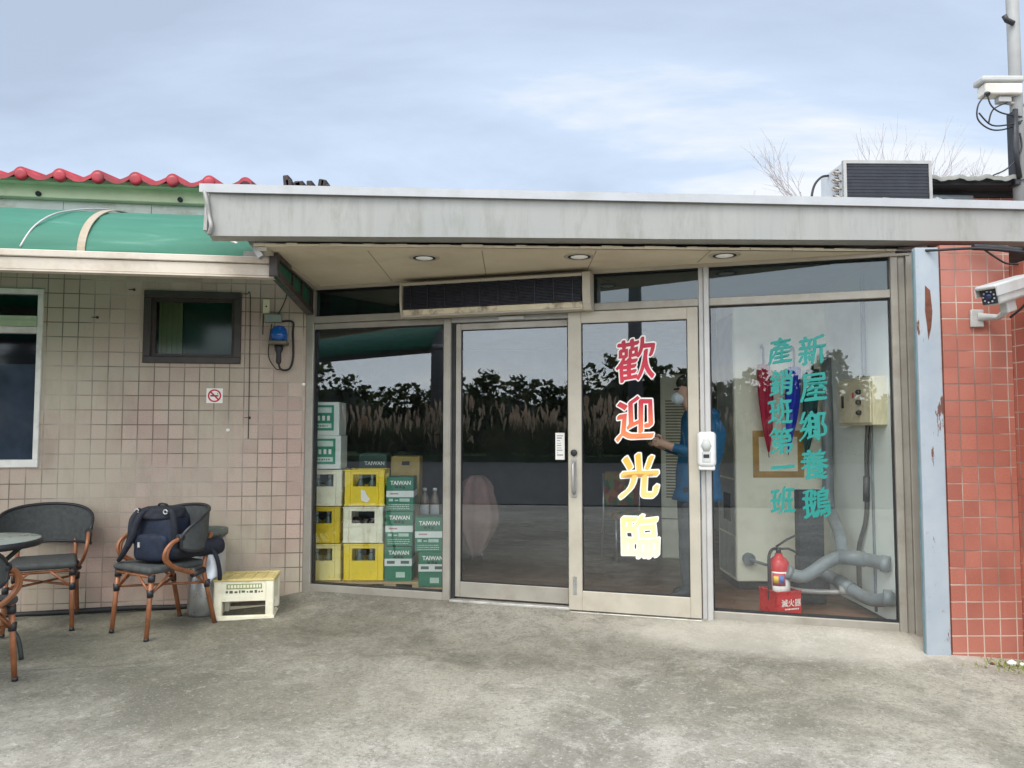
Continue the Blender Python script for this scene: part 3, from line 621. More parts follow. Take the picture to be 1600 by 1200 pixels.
# lettering on door 2: each character in a white outline
GR = [((0.42, 0.012, 0.04), (0.62, 0.03, 0.06)), ((0.52, 0.025, 0.05), (0.90, 0.24, 0.08)), ((0.86, 0.45, 0.06), (0.90, 0.60, 0.22)), ((0.88, 0.70, 0.30), (0.90, 0.82, 0.52))]
for i, ch in enumerate('歡迎光臨'):
    t = NT('door_vinyl%d' % i); sp_ = t.n('ShaderNodeSeparateXYZ'); t.l(t.n('ShaderNodeTexCoord').outputs['Generated'], sp_.inputs[0])
    m_ = t.fin(t.ramp(sp_.outputs[2], [(0.15, GR[i][1]), (0.85, GR[i][0])]), 0.5)
    x = (2.695, 2.690, 2.712, 2.718)[i]; z = (1.83, 1.405, 0.995, 0.57)[i]
    o = text_obj('character_outline', ch, 0.325, M_vinylw, d2, (x, y2m - 0.0045, z), nib=(0.009, 0.010, 0.012, 0.009)[i], outline=0.010, shear=0.09, wob=0.006, sx=0.88, depth=0.0, seed=i)
    c = text_obj('character', ch, 0.325, m_, d2, (x, y2m - 0.0062, z), nib=(0.0085, 0.0095, 0.0115, 0.0085)[i], shear=0.09, wob=0.006, sx=0.88, depth=0.0, seed=i)
# teal lettering on the right pane
for col_, (x, zs) in (('新屋鄉養鵝', (3.893, (1.87, 1.615, 1.35, 1.09, 0.83))), ('產銷班第一班', (3.685, (1.87, 1.65, 1.45, 1.25, 1.065, 0.84)))):
    for k, ch in enumerate(col_):
        text_obj('character', ch, 0.215 if len(col_) == 5 else 0.190, M_teal, rp, (x + 0.006 * math.sin(k * 2), 0.0385, zs[k]), nib=0.0062, shear=0.10, wob=0.004, sx=0.86, depth=0.0, seed=k)
b = MB(); b.box(2.085, 2.155, y1m - 0.0045, y1m - 0.0034, 1.10, 1.30); stk = b.build('sticker', M_vinylw, d1)
b = MB(); rr = random.Random(2)
for i in range(9):
    zz_ = 1.13 + i * 0.018; b.box(2.095, 2.095 + rr.uniform(0.01, 0.05), y1m - 0.0055, y1m - 0.0047, zz_, zz_ + rr.uniform(0.004, 0.010))
b.build('sticker_marks', plain('grey_print', (0.35, 0.36, 0.38), 0.6), stk)
b = MB(); b.box(1.66, 1.86, -0.03, -0.001, 2.158, 2.185, 0.004, seg=1); b.build('door_sensor', M_alu_pale, sf)

# air curtain above the doors
ac = thing('air_curtain', 'long air curtain unit with black louvre and rusty cream lip above the sliding doors', 'air curtain', SW(0, 0), SA)
b = MB(); ax0, ax1 = 0.915, 2.335
b.box(ax0, ax1, -0.13, -0.015, 2.21, 2.44, 0.01); b.build('casing', M_black, ac)
b = MB(); b.box(ax0, ax1, -0.15, -0.10, 2.205, 2.25, 0.004, seg=1, M=None); b.build('outlet_lip', plain('chipped_cream_paint', (0.66, 0.57, 0.40), 0.6, 0, 0.08, 9, dirt=(0.07, 0.04, 0.03), dirt_amt=1.0), ac)
b = MB(); b.box(ax0, ax1, -0.165, -0.09, 2.437, 2.46, 0.006, seg=1); b.box(ax0 - 0.002, ax1 + 0.002, -0.15, -0.02, 2.193, 2.204); b.build('rail', M_alu_cream, ac)
b = MB()
for k in range(16): b.box(ax0 + 0.01, ax1 - 0.01, -0.158 + 0.0005 * k, -0.132, 2.255 + 0.0112 * k, 2.2595 + 0.0112 * k)
for k in range(10): x = ax0 + 0.07 + k * 0.142; b.box(x, x + 0.004, -0.1595, -0.133, 2.252, 2.436)
b.build('louvre', plain('louvre_black', (0.02, 0.021, 0.032), 0.4, 0, 0.2), ac)
for x0, x1 in ((ax0 - 0.016, ax0 - 0.001), (ax1 + 0.003, ax1 + 0.06)):
    b = MB(); pr = [(-0.165, 2.462), (-0.02, 2.462), (-0.02, 2.19), (-0.13, 2.19), (-0.155, 2.235), (-0.168, 2.33)]
    b.loft([[(x, p[0], p[1]) for p in pr] for x in (x0, x1)], False); b.build('end_plate', M_alu_cream, ac)
# hand sanitiser on the mullion
hs = thing('sanitiser_dispenser', 'white wall soap dispenser fixed to the mullion right of the lettered door', 'dispenser', SW(3.188, -0.03, 1.045), SA)
b = MB(); b.box(-0.062, 0.062, -0.09, 0, 0.02, 0.265, 0.03, seg=4); b.box(-0.055, 0.055, -0.075, -0.002, 0.0, 0.03, 0.008); b.build('housing', M_white, hs)
b = MB(); b.lathe([(0.002, 0), (0.036, 0), (0.036, 0.004), (0.002, 0.004)], (0, 0, 0), 6, Matrix.Translation((0, -0.088, 0.17)) @ Matrix.Rotation(R(90), 4, 'X') @ Matrix.Scale(1.4, 4, (0, 1, 0))); b.box(-0.03, 0.03, -0.0935, -0.086, 0.055, 0.13, 0.003, seg=1); b.build('front_panel', plain('grey_label', (0.50, 0.51, 0.48), 0.5), hs)
b = MB(); b.box(-0.02, 0.02, -0.0965, -0.092, 0.085, 0.11, 0.002, seg=1); b.build('level_window', M_black, hs)

# ------------------------------------------------------------------ interior room
rm = thing('dining_room_shell', 'dim room behind the glass with dark walls and pale right side wall', 'room')
b = MB()
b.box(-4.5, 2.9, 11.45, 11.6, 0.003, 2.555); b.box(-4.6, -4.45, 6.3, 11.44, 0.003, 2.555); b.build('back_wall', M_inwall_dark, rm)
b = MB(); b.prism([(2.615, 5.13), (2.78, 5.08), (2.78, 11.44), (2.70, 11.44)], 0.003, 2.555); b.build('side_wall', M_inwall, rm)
b = MB(); b.prism([(p[0], p[1]) for p in (SW(0.06, 0.10), SW(4.4, 0.10), (2.6, 11.4), (-4.4, 11.4), WW(-2.7, 0.17), WW(0, 0.17))], 2.502, 2.54); b.build('ceiling', plain('grey_ceiling', (0.22, 0.22, 0.22), 0.9), rm)

cab = thing('tall_cabinet', 'tall cream steel cabinet standing behind the teal lettering', 'cabinet', (1.86, 6.42, 0))
b = MB(); b.box(0, 0.80, 0.0, 0.55, 0.07, 2.42, 0.008, seg=1); b.build('carcass', M_cream, cab)
b = MB(); b.box(-0.006, -0.001, 0.03, 0.5, 0.45, 0.9); b.box(-0.006, -0.001, 0.03, 0.5, 0.10, 0.43); b.box(-0.006, -0.001, 0.03, 0.5, 0.92, 2.3); b.build('side_panel', plain('grey_panel', (0.35, 0.36, 0.33), 0.5), cab)
b = MB(); b.box(-0.012, -0.0065, 0.14, 0.34, 0.55, 0.78); b.build('recess', M_dark, cab)
b = MB(); b.box(0.02, 0.78, 0.03, 0.52, 0.0, 0.068); b.build('plinth', M_dark, cab)
b = MB()      # brown tape frame on the cabinet
tx0, tx1, tz0, tz1, tw = 0.145, 0.57, 0.925, 1.315, 0.052
for a in ((tx0, tx1, tz1 - tw, tz1), (tx0, tx1, tz0, tz0 + tw), (tx0, tx0 + tw, tz0 + tw, tz1 - tw), (tx1 - tw, tx1, tz0 + tw, tz1 - tw)): b.box(a[0], a[1], -0.0022, -0.0006, a[2], a[3])
b.build('tape_frame', plain('brown_tape', (0.46, 0.27, 0.07), 0.4), cab)
b = MB(); b.box(0.50, 0.62, -0.004, -0.0008, 0.22, 0.36); b.build('sticker', plain('blue_sticker', (0.06, 0.17, 0.32), 0.5), cab)
b = MB(); b.tube([(0.09, -0.05, 0.26), (0.09, -0.001, 0.26)], 0.05, 12); b.tube([(0.09, -0.06, 0.26), (0.22, -0.08, 0.22)], 0.012, 8); b.build('valve', M_pvc, cab)
# umbrellas hanging from the cabinet
for nm, x, zt, L, c, lb, ln in (('red', 0.215, 1.86, 0.72, (0.42, 0.008, 0.05), 'furled crimson umbrella hanging tip down behind the teal letters', 0.03), ('blue', 0.47, 1.84, 0.68, (0.008, 0.03, 0.48), 'furled bright blue umbrella hanging between the two columns of teal letters', -0.06), ('dark', 0.62, 1.82, 0.74, (0.012, 0.06, 0.065), 'furled dark green umbrella hanging beside the blue one', -0.07)):
    um = thing('umbrella', lb, 'umbrella', (1.86 + x, 6.32, zt - L), group='umbrellas hanging on the cabinet')
    b = MB(); ring = []
    for k in range(12):
        t = k / 11; z = L * (1 - t); rad = 0.05 * (0.85 + 0.35 * math.sin(t * 2.4)) * (1 - 0.88 * t ** 2.2)
        ring.append([(rad * (1 + 0.28 * math.cos(5 * a + t * 2)) * math.cos(a) + ln * t, rad * (1 + 0.28 * math.cos(5 * a + t * 2)) * math.sin(a) * 0.8, z) for a in [2 * math.pi * j / 30 for j in range(30)]])
    b.loft(ring); b.build('canopy', plain(nm + '_umbrella_cloth', c, 0.7), um)
    b = MB(); b.tube([(0, 0, L), (0, 0, L + 0.1), (0.0, 0.02, L + 0.15), (0, 0.05, L + 0.165), (0, 0.075, L + 0.14)], 0.01, 8, sm=3); b.build('handle', M_black, um); b = MB(); b.tube([(ln, 0, 0.005), (ln * 1.06, 0, -0.045)], 0.004, 6); b.build('tip', M_black, um)
# floor-standing air conditioner further back
fa = thing('floor_air_conditioner', 'tall cream floor air conditioner with grilles behind the man', 'air conditioner', (1.78, 7.95, 0), R(-12))
b = MB(); b.box(-0.24, 0.24, 0, 0.35, 0, 1.9, 0.012, seg=1); b.build('cabinet', M_cream, fa)
b = MB()
for k in range(34): b.box(-0.19, 0.19, -0.008, -0.0005, 0.62 + k * 0.03, 0.636 + k * 0.03)
b.build('grille', plain('tan_grille', (0.36, 0.29, 0.18), 0.6), fa)
b = MB(); b.box(-0.235, 0.235, -0.004, -0.0006, 0.40, 0.408); b.build('seam', M_dark, fa)
# black post board
bp = thing('black_board', 'narrow black upright board leaning by the grey pipes', 'board', (2.19, 5.92, 0), R(-3))
b = MB(); b.box(0, 0.19, 0, 0.10, 0, 0.86, 0.006, seg=1); b.box(-0.006, 0.196, -0.008, 0.106, 0.0, 0.36, 0.01, seg=1); b.build('panel', plain('speckled_black', (0.03, 0.034, 0.042), 0.7, 0, 0.5, 60), bp)
# control box on side wall
cb = thing('control_box', 'cream electrical control box with three black knobs on the side wall', 'control box', (2.66, 5.36, 1.355))
b = MB(); b.box(-0.14, -0.02, 0, 0.56, 0, 0.345, 0.006, seg=1); b.build('cabinet', M_boxcream, cb)
b = MB(); b.box(-0.152, -0.141, 0.015, 0.545, 0.015, 0.33, 0.005, seg=1); dr = b.build('door', M_boxcream, cb)
for k in range(3):
    b = MB(); b.lathe([(0.003, 0), (0.018, 0), (0.018, 0.02), (0.010, 0.03), (0.003, 0.03)], (0, 0, 0), 14, Matrix.Translation((-0.153, 0.17, 0.09 + 0.075 * k)) @ Matrix.Rotation(R(-90), 4, 'Y')); b.build('knob', M_black, dr)
b = MB(); b.box(-0.158, -0.1525, 0.44, 0.475, 0.13, 0.22); b.build('latch', M_black, dr)
b = MB(); b.box(-0.1545, -0.1525, 0.27, 0.30, 0.20, 0.24); b.build('indicator', M_red_paint, dr)
# conduits and ducts
def pipe(name, label, pts, r, m_, cat='pipe', grp='grey pipes in the right hand window', n=14, collars=()):
    b = MB(); b.tube(pts, r, n, sm=5); o = b.build(name, m_); tag(o, label, cat, grp)
    for i, c in enumerate(collars):
        P, Q = Vector(c[0]), Vector(c[1]); b = MB(); b.tube([P, Q], c[2], n); b.build('collar', m_, o)
    return o
U = [at(1228, 893, 5.62), at(1256, 901, 5.62), at(1296, 876, 5.66), at(1322, 869, 5.66), at(1352, 874, 5.58), at(1390, 882, 5.36)]
pipe('drain_pipe', 'upper grey plastic pipe bending from beside the extinguisher to the side wall', U, 0.047, M_pvc, collars=((U[3] + Vector((-0.05, 0, 0)), U[4], 0.054), (U[5] + Vector((-0.045, 0.03, 0.005)), U[5], 0.056), (U[0], U[0] + Vector((0.03, 0, -0.012)), 0.053)))
L_ = [at(1283, 893, 5.9), at(1310, 908, 5.8), at(1345, 930, 5.6), at(1368, 938, 5.45), at(1394, 935, 5.30)]
pipe('drain_pipe', 'lower grey plastic pipe sloping down to the floor at the side wall', L_, 0.046, M_pvc, collars=((L_[1], L_[2] * 0.6 + L_[1] * 0.4, 0.053), (L_[4] + Vector((-0.05, 0.02, 0)), L_[4], 0.055)))
V_ = [at(1318, 872, 5.74), at(1312, 835, 5.9), at(1302, 808, 6.1), at(1294, 770, 6.25), at(1292, 560, 6.35)]
pipe('drain_pipe', 'grey standing pipe rising behind the black board', V_, 0.045, M_pvc)
pipe('drain_pipe', 'thin pale pipe lying low behind the red extinguisher box', [at(1222, 915, 5.8), at(1250, 923, 5.8), at(1320, 925, 5.75), at(1345, 922, 5.7)], 0.018, M_alu_pale, n=10, collars=((at(1312, 922, 5.72), at(1335, 922, 5.68), 0.034),))
pipe('conduit', 'dark flexible conduit running down from the control box', [(2.60, 5.62, 1.36), (2.595, 5.64, 1.15), (2.60, 5.68, 0.7), (2.59, 5.80, 0.42), (2.60, 5.82, 0.05)], 0.016, plain('dark_conduit', (0.10, 0.10, 0.095), 0.5), 'conduit', 'conduits on the side wall', 10, collars=(((2.597, 5.655, 0.98), (2.597, 5.67, 0.80), 0.023),))
pipe('conduit', 'straight grey conduit standing against the side wall below the control box', [(2.62, 5.60, 1.355), (2.618, 5.60, 0.9), (2.618, 5.60, 0.02)], 0.013, M_pvc, 'conduit', 'conduits on the side wall', 10)
pipe('conduit', 'short grey conduit pair rising from the top of the control box', [(2.60, 5.66, 1.70), (2.602, 5.66, 1.95), (2.604, 5.66, 2.48)], 0.016, M_pvc, 'conduit', 'conduits on the side wall', 10)

# fire extinguisher and its box
fb = thing('extinguisher_box', 'red open metal box with white characters holding the fire extinguisher', 'box', (1.888, 5.54, 0.002), R(18))
b = MB()
for a in ((0, 0.2, 0, 0.006, 0, 0.165), (0, 0.2, 0.204, 0.21, 0, 0.165), (0, 0.006, 0.006, 0.204, 0, 0.165), (0.194, 0.2, 0.006, 0.204, 0, 0.165), (0.006, 0.194, 0.006, 0.204, 0, 0.02)): b.box(a[0], a[1], a[2], a[3], a[4], a[5])
b.build('shell', M_red_paint, fb)
b = MB(); b.box(-0.004, 0.204, -0.004, 0.004, 0.155, 0.168); b.box(-0.004, 0.004, 0.0045, 0.214, 0.155, 0.168); b.build('rim', M_red_paint, fb)
text_obj('lettering', '滅火器', 0.056, M_vinylw, fb, (0.115, -0.0012, 0.085), nib=0.0013, depth=0.0)
b = MB(); rr = random.Random(9); x = 0.06
while x < 0.18: w_ = rr.uniform(0.005, 0.012); b.box(x, x + w_, -0.0022, -0.0006, 0.036, 0.046); x += w_ + 0.004
b.build('small_print', M_vinylw, fb)
fe = thing('fire_extinguisher', 'red fire extinguisher with white label standing in its red box', 'fire extinguisher', fb.location + Vector((0.06, 0.135, 0.022)), R(10))
b = MB(); b.lathe([(0.01, 0), (0.07, 0), (0.075, 0.008), (0.075, 0.30), (0.070, 0.335), (0.052, 0.362), (0.03, 0.378), (0.024, 0.40), (0.01, 0.40)], n=28); b.build('cylinder', M_red_paint, fe)
def arc(name, a0, a1, z0, z1, r, m_, par):
    b = MB(); ring = []
    for k in range(13):
        a = a0 + (a1 - a0) * k / 12; ring.append([(rr_ * math.cos(a), rr_ * math.sin(a), z) for rr_, z in ((r, z0), (r + 0.001, z0), (r + 0.001, z1), (r, z1))])
    b.loft(ring, True); return b.build(name, m_, par)
arc('label', R(-160), R(-10), 0.06, 0.275, 0.0752, M_vinylw, fe)
arc('label_print', R(-155), R(-85), 0.175, 0.265, 0.0764, plain('label_red', (0.5, 0.05, 0.08), 0.5), fe)
arc('label_print', R(-148), R(-122), 0.195, 0.245, 0.0776, plain('label_yellow', (0.75, 0.5, 0.05), 0.5), fe)
arc('label_print', R(-117), R(-92), 0.195, 0.25, 0.0776, plain('label_blue', (0.08, 0.16, 0.45), 0.5), fe)
b = MB(); b.tube([(0, 0, 0.40), (0, 0, 0.44)], 0.018, 12); b.tube([(-0.02, 0, 0.445), (0.05, -0.03, 0.50), (0.10, -0.06, 0.53)], 0.008, 8); b.tube([(-0.02, 0, 0.43), (0.06, -0.03, 0.435), (0.12, -0.06, 0.405)], 0.008, 8); b.build('valve_handle', M_black, fe)
b = MB(); b.tube([(-0.01, 0, 0.43), (-0.06, -0.02, 0.43), (-0.092, -0.03, 0.38), (-0.094, -0.03, 0.25), (-0.09, -0.02, 0.10), (-0.085, -0.01, 0.05)], 0.011, 8, sm=4); b.build('hose', M_black, fe)

# ------------------------------------------------------------------ crates and cartons in the left pane
def crate_mesh():
    b = MB(); W_, D_, H_ = 0.335, 0.30, 0.305; t = 0.016
    for sx_ in (0, 1):
        for sy_ in (0, 1):
            x = sx_ * (W_ - 0.05); y = sy_ * (D_ - 0.05); b.box(x, x + 0.05, y, y + 0.05, 0, H_, 0.008)
    for y in (0.004, D_ - t - 0.004):
        b.box(0.05, W_ - 0.05, y, y + t, 0, 0.165, 0.003, seg=1); b.box(0.05, W_ - 0.05, y, y + t, 0.265, H_ - 0.002, 0.003, seg=1)
        b.box(0.05, 0.07, y, y + t, 0.165, 0.265); b.box(W_ - 0.07, W_ - 0.05, y, y + t, 0.165, 0.265)
    for x in (0.004, W_ - t - 0.004):
        b.box(x, x + t, 0.05, D_ - 0.05, 0, 0.165, 0.003, seg=1); b.box(x, x + t, 0.05, D_ - 0.05, 0.265, H_ - 0.002, 0.003, seg=1)
    for z in (0.004, 0.292): b.box(-0.004, W_ + 0.004, -0.004, 0.004, z, z + 0.010, 0.002, seg=1)
    for z in (0.006, 0.293): b.box(W_ - 0.003, W_ + 0.0045, 0.0045, D_, z, z + 0.008)
    for k in range(5): x = 0.05 + k * 0.053; b.box(x, x + 0.012, 0.02, D_ - 0.02, 0.003, 0.02)
    for k in range(4): y = 0.055 + k * 0.055; b.box(0.02, W_ - 0.02, y, y + 0.010, 0.005, 0.016)
    return b
GRP = 'bottle crates stacked behind the left glass'
crates = [(0, 0, M_yellow_pale, 'faded yellow bottle crate at the bottom of the left stack'), (0, 1, M_yellow_dull, 'mustard yellow bottle crate in the middle of the left stack'), (0, 2, M_cratecream, 'cream bottle crate on top of the left stack under two white cartons'),
          (1, 0, M_yellow, 'bright yellow bottle crate at the bottom of the second stack'), (1, 1, M_cratecream, 'cream bottle crate sandwiched between two yellow crates'), (1, 2, M_yellow, 'bright yellow bottle crate with torn sticker on top of the second stack')]
M_bottle = plain('green_bottle_glass', (0.10, 0.14, 0.12), 0.15, 0, 0.3); M_bottleneck = plain('foil_neck', (0.55, 0.6, 0.6), 0.35, 0.3, 0.2)
def make_bottle(lb, loc):
    bt = thing('bottle', lb, 'bottle', loc, group='bottles in the crates')
    b = MB(); b.lathe([(0.005, 0), (0.035, 0), (0.036, 0.14), (0.03, 0.17), (0.015, 0.20), (0.013, 0.21)], n=14); b.build('body', M_bottle, bt)
    b = MB(); b.lathe([(0.0132, 0.19), (0.0142, 0.245), (0.016, 0.247), (0.016, 0.262), (0.004, 0.264)], n=12); b.build('neck_foil', M_bottleneck, bt)
    return bt
stack_names = {0: 'left', 1: 'second'}
for ci, zi, m_, lb in crates:
    x0 = (-1.775 if ci == 0 else -1.415) + (0.004, -0.006, 0.005)[zi]; y0 = 6.50 + (0.0, 0.012, 0.004)[zi]
    cr_ = thing('bottle_crate', lb, 'crate', (x0, y0, 0.062 + zi * 0.309), R((0.6, -0.8, 0.5)[zi]), GRP)
    crate_mesh().build('shell', m_, cr_)
    if ci == 1 and zi == 2:
        b = MB(); b.prism([(0.14, 0.05), (0.19, 0.03), (0.215, 0.06), (0.19, 0.09), (0.175, 0.13), (0.14, 0.14)], 0.0, 0.001, Matrix.Translation((0, -0.0025, 0)) @ Matrix.Rotation(R(90), 4, 'X')); b.build('torn_sticker', M_vinylw, cr_)
    if ci == 1 and zi == 1: 
        cl = thing('cable_coil', 'dark coiled cable inside the cream crate of the second stack', 'cable', (x0 + 0.17, y0 + 0.1, 0.40)); b = MB(); b.tube([(0.1 * math.cos(a), 0.06 * math.sin(a), 0.14 + 0.03 * math.sin(a * 2.3)) for a in [i * 0.5 for i in range(22)]], 0.012, 8); b.build('coil', M_rubber, cl); continue
    for k, bxx in enumerate((0.115, 0.215)):
        make_bottle('%s bottle behind the opening of the %s crate in the %s stack' % (('left hand', 'right hand')[k], ('bottom', 'middle', 'top')[zi], stack_names[ci]), (x0 + bxx + 0.006, y0 + 0.075, 0.062 + zi * 0.309 + 0.021))
pl = thing('wooden_pallet', 'low wooden pallet under the stacked crates and cartons', 'pallet', (-1.8, 6.46, 0.001))
b = MB()
for k in range(5): b.box(0.0, 1.28, 0.0 + k * 0.09, 0.07 + k * 0.09, 0.042, 0.058)
for k in range(6): b.box(0.03 + k * 0.235, 0.13 + k * 0.235, 0.004, 0.42, 0.0, 0.0415)
b.build('deck', M_cardboard, pl)
# green cartons
def carton(lb, loc, rz, style):
    W_, D_, H_ = 0.228, 0.24, 0.283
    c = thing('drink_carton', lb, 'carton', loc, rz, 'green cartons stacked behind the left glass')
    b = MB(); b.box(0, W_, 0, D_, 0, H_, 0.003, seg=1); b.build('box', M_cartong, c)
    b = MB(); zb0, zb1 = (0.115, 0.168) if style == 0 else (0.125, 0.185)
    b.box(-0.0006, W_ + 0.0006, -0.0014, -0.0004, zb0, zb1); b.box(W_ + 0.0002, W_ + 0.0012, -0.0006, D_, zb0, zb1); b.build('white_band', M_cartonw, c)
    text_obj('lettering', 'TAIWAN', 0.047, M_vinylw, c, (0.118, -0.0012, 0.235), offset=0.0012, depth=0.0004, sx=0.92)
    b = MB(); b.box(0.07, 0.10, -0.0016, -0.0004, 0.19, 0.207); b.box(0.108, 0.126, -0.0016, -0.0004, 0.19, 0.21); b.box(0.134, 0.155, -0.0016, -0.0004, 0.186, 0.205); b.build('hand_hole', M_dark, c)
    b = MB(); rr = random.Random(int(loc[2] * 100) + style)
    if style == 0:
        b.box(0.02, 0.055, -0.0016, -0.0004, 0.08, 0.102); b.box(0.07, 0.10, -0.0016, -0.0004, 0.082, 0.094); b.box(0.11, 0.195, -0.0016, -0.0004, 0.078, 0.104)
        for k in range(3):
            x = 0.02
            while x < 0.19: w_ = rr.uniform(0.006, 0.02); b.box(x, x + w_, -0.0012, -0.0004, 0.05 - k * 0.017, 0.056 - k * 0.017); x += w_ + 0.005
    else:
        b.box(0.095, 0.17, -0.0016, -0.0004, 0.03, 0.075); 
    b.build('print_marks', plain('pale_green_print', (0.45, 0.60, 0.50), 0.6), c)
    b = MB()
    if style == 0: b.box(0.03, 0.10, -0.0024, -0.0016, 0.138, 0.15)
    else: b.box(0.02, 0.085, -0.0024, -0.0016, 0.143, 0.168); b.box(0.135, 0.205, -0.0024, -0.0016, 0.143, 0.168)
    b.build('band_print', plain('band_red', (0.45, 0.22, 0.22), 0.6) if style == 0 else plain('band_dark', (0.08, 0.13, 0.11), 0.6), c)
    return c
for k, (lb, st) in enumerate((('green and white carton at the bottom of the three carton stack', 1), ('green and white carton in the middle of the three carton stack', 0), ('green and white carton on top of the three carton stack', 0))):
    carton(lb, (-1.066 + (0.0, 0.004, 0.01)[k], 6.50, 0.06 + k * 0.2905), R((0, 1.2, 0.5)[k]), st)
for k, (lb, st) in enumerate((('green and white carton at the bottom of the two carton stack by the post', 1), ('green and white carton on top of the two carton stack by the post', 0))):
    carton(lb, (-0.775 - 0.03 * k, 6.44 - 0.0 * k, 0.025 + k * 0.2865), R((0, 0.8)[k]), st)
b = MB(); b.box(0, 0.26, 0, 0.24, 0, 0.022); tag(b.build('carton_sheet', M_cardboard, loc=(-0.79, 6.45, 0.001)), 'flat cardboard sheet under the two carton stack', 'cardboard')
# white cartons on the left stack
for k, lb in enumerate(('white carton with green rounded panel standing on the cream crate', 'white carton with green rounded panel topmost on the left stack')):
    c = thing('white_carton', lb, 'carton', (-1.79 - 0.015 * k, 6.50, 0.062 + 3 * 0.309 + 0.003 + k * 0.283), R(0.5 - k), 'white cartons on the left stack')
    b = MB(); b.box(0, 0.345, 0, 0.26, 0, 0.281, 0.003, seg=1); b.build('box', M_cartonw, c)
    b = MB(); b.box(0.03, 0.30, -0.0018, -0.0005, 0.04, 0.255, 0.0, M=None); b.build('green_panel', plain('carton_teal_green', (0.03, 0.26, 0.16), 0.55), c)
    b = MB(); b.box(0.05, 0.28, -0.003, -0.0019, 0.19, 0.236); b.box(0.05, 0.28, -0.003, -0.0019, 0.062, 0.10); b.build('pale_panel', plain('pale_print', (0.62, 0.70, 0.64), 0.6), c)
    b = MB()
    for j in range(5): b.box(0.075 + j * 0.042, 0.098 + j * 0.042, -0.003, -0.0019, 0.125, 0.165)
    b.build('letter_marks', M_vinylw, c)
    b = MB(); rr = random.Random(k)
    for j in range(10): x = 0.07 + j * 0.019; b.box(x, x + rr.uniform(0.007, 0.014), -0.0042, -0.0031, 0.073, 0.086)
    b.build('small_print', plain('print_dark', (0.10, 0.14, 0.12), 0.6), c)
c = thing('shelf_carton', 'dark green carton seen behind the top of the second crate stack', 'carton', (-1.38, 6.95, 0.0)); b = MB(); b.box(0, 0.25, 0, 0.25, 0, 1.11, 0.003, seg=1); b.build('box', plain('dark_carton', (0.03, 0.07, 0.06), 0.6), c)
text_obj('lettering', 'TAIWAN', 0.045, M_vinylw, c, (0.14, -0.001, 1.02), offset=0.001, depth=0.0004)
c = thing('cardboard_box', 'yellowish cardboard box behind the green carton stack', 'box', (-1.10, 7.0, 0.0)); b = MB(); b.box(0, 0.26, 0, 0.25, 0, 1.08, 0.004, seg=1); b.build('box', plain('yellow_board', (0.42, 0.30, 0.10), 0.7), c)
b = MB(); b.box(0.10, 0.17, -0.002, -0.0006, 1.0, 1.035); b.build('hand_hole', M_dark, c)
for k, (x, lb) in enumerate(((-0.775, 'clear bottle with white cap behind the short carton stack, left one of two'), (-0.685, 'clear bottle with white cap behind the short carton stack, nearest the post'))):
    bt = thing('jug', lb, 'bottle', (x, 6.87, 0.47), group='capped jugs behind the short carton stack')
    b = MB(); b.lathe([(0.005, 0), (0.042, 0), (0.043, 0.2), (0.034, 0.25), (0.016, 0.29), (0.015, 0.31)], n=16); b.build('body', plain('brown_liquid', (0.22, 0.17, 0.13), 0.2), bt)
    b = MB(); b.lathe([(0.003, 0.311), (0.018, 0.311), (0.018, 0.335), (0.003, 0.336)], n=14); b.build('cap', M_white, bt)
    arc('label', R(-150), R(-30), 0.08, 0.19, 0.0436, plain('bottle_label', (0.5, 0.52, 0.55), 0.6), bt)
b = MB(); b.box(-0.86, -0.6, 6.78, 7.0, 0.001, 0.469, 0.004, seg=1); tag(b.build('cardboard_box', M_cardboard), 'brown cardboard box hidden behind the short carton stack', 'box')

# ------------------------------------------------------------------ dim furniture inside
pk = thing('covered_table', 'folded round table draped in a pink cloth just inside the left door', 'table', (-0.36, 7.75, 0))
b = MB(); ring = []; Np = 40
for k in range(15):
    t = k / 14; z = 0.06 + 0.80 * t; hw = 0.20 * (math.sin(min(1, (0.14 + t * 0.9)) * math.pi * 0.92) ** 0.75) + 0.02
    if t > 0.85: hw = 0.20 * math.sqrt(max(0, 1 - ((t - 0.62) / 0.40) ** 2)) * 0.98 + 0.005
    if t < 0.4: hw = 0.03 + 0.19 * (t / 0.4) ** 0.75
    ring.append([((hw + 0.012 * math.sin(6 * a + 3 * t)) * math.cos(a) + 0.02 * (t - 0.5), (0.11 * min(1, hw / 0.12) + 0.018 * math.sin(8 * a + t * 2)) * math.sin(a), z) for a in [2 * math.pi * j / Np for j in range(Np)]])
b.loft(ring); b.build('cloth', plain('pink_cloth', (0.33, 0.21, 0.19), 0.85, 0, 0.15, 8), pk)
b = MB(); b.tube([(-0.05, 0, 0), (0, 0, 0.12)], 0.012, 8); b.tube([(0.09, 0.05, 0), (0.03, 0.02, 0.14)], 0.012, 8); b.build('foot', M_steel, pk)
bc = thing('banquet_chair', 'metal chair with floral back pad seen through the lettered door', 'chair', (1.2, 8.0, 0), R(12))
def floral():
    t = NT('floral_pad'); v = t.obj(); vo = t.n('ShaderNodeTexVoronoi'); t.l(v, vo.inputs['Vector']); vo.inputs['Scale'].default_value = 14
    sp2 = t.n('ShaderNodeSeparateColor'); t.l(vo.outputs['Color'], sp2.inputs[0])
    return t.fin(t.ramp(sp2.outputs[0], [(0.2, (0.30, 0.06, 0.03)), (0.45, (0.10, 0.25, 0.07)), (0.7, (0.42, 0.16, 0.05)), (0.9, (0.05, 0.12, 0.05))]), 0.8)
b = MB(); b.box(-0.19, 0.19, 0.17, 0.21, 0.52, 0.88, 0.03); b.build('backrest', floral(), bc)
b = MB(); b.box(-0.2, 0.2, -0.2, 0.2, 0.42, 0.47, 0.02); b.build('seat', floral(), bc)
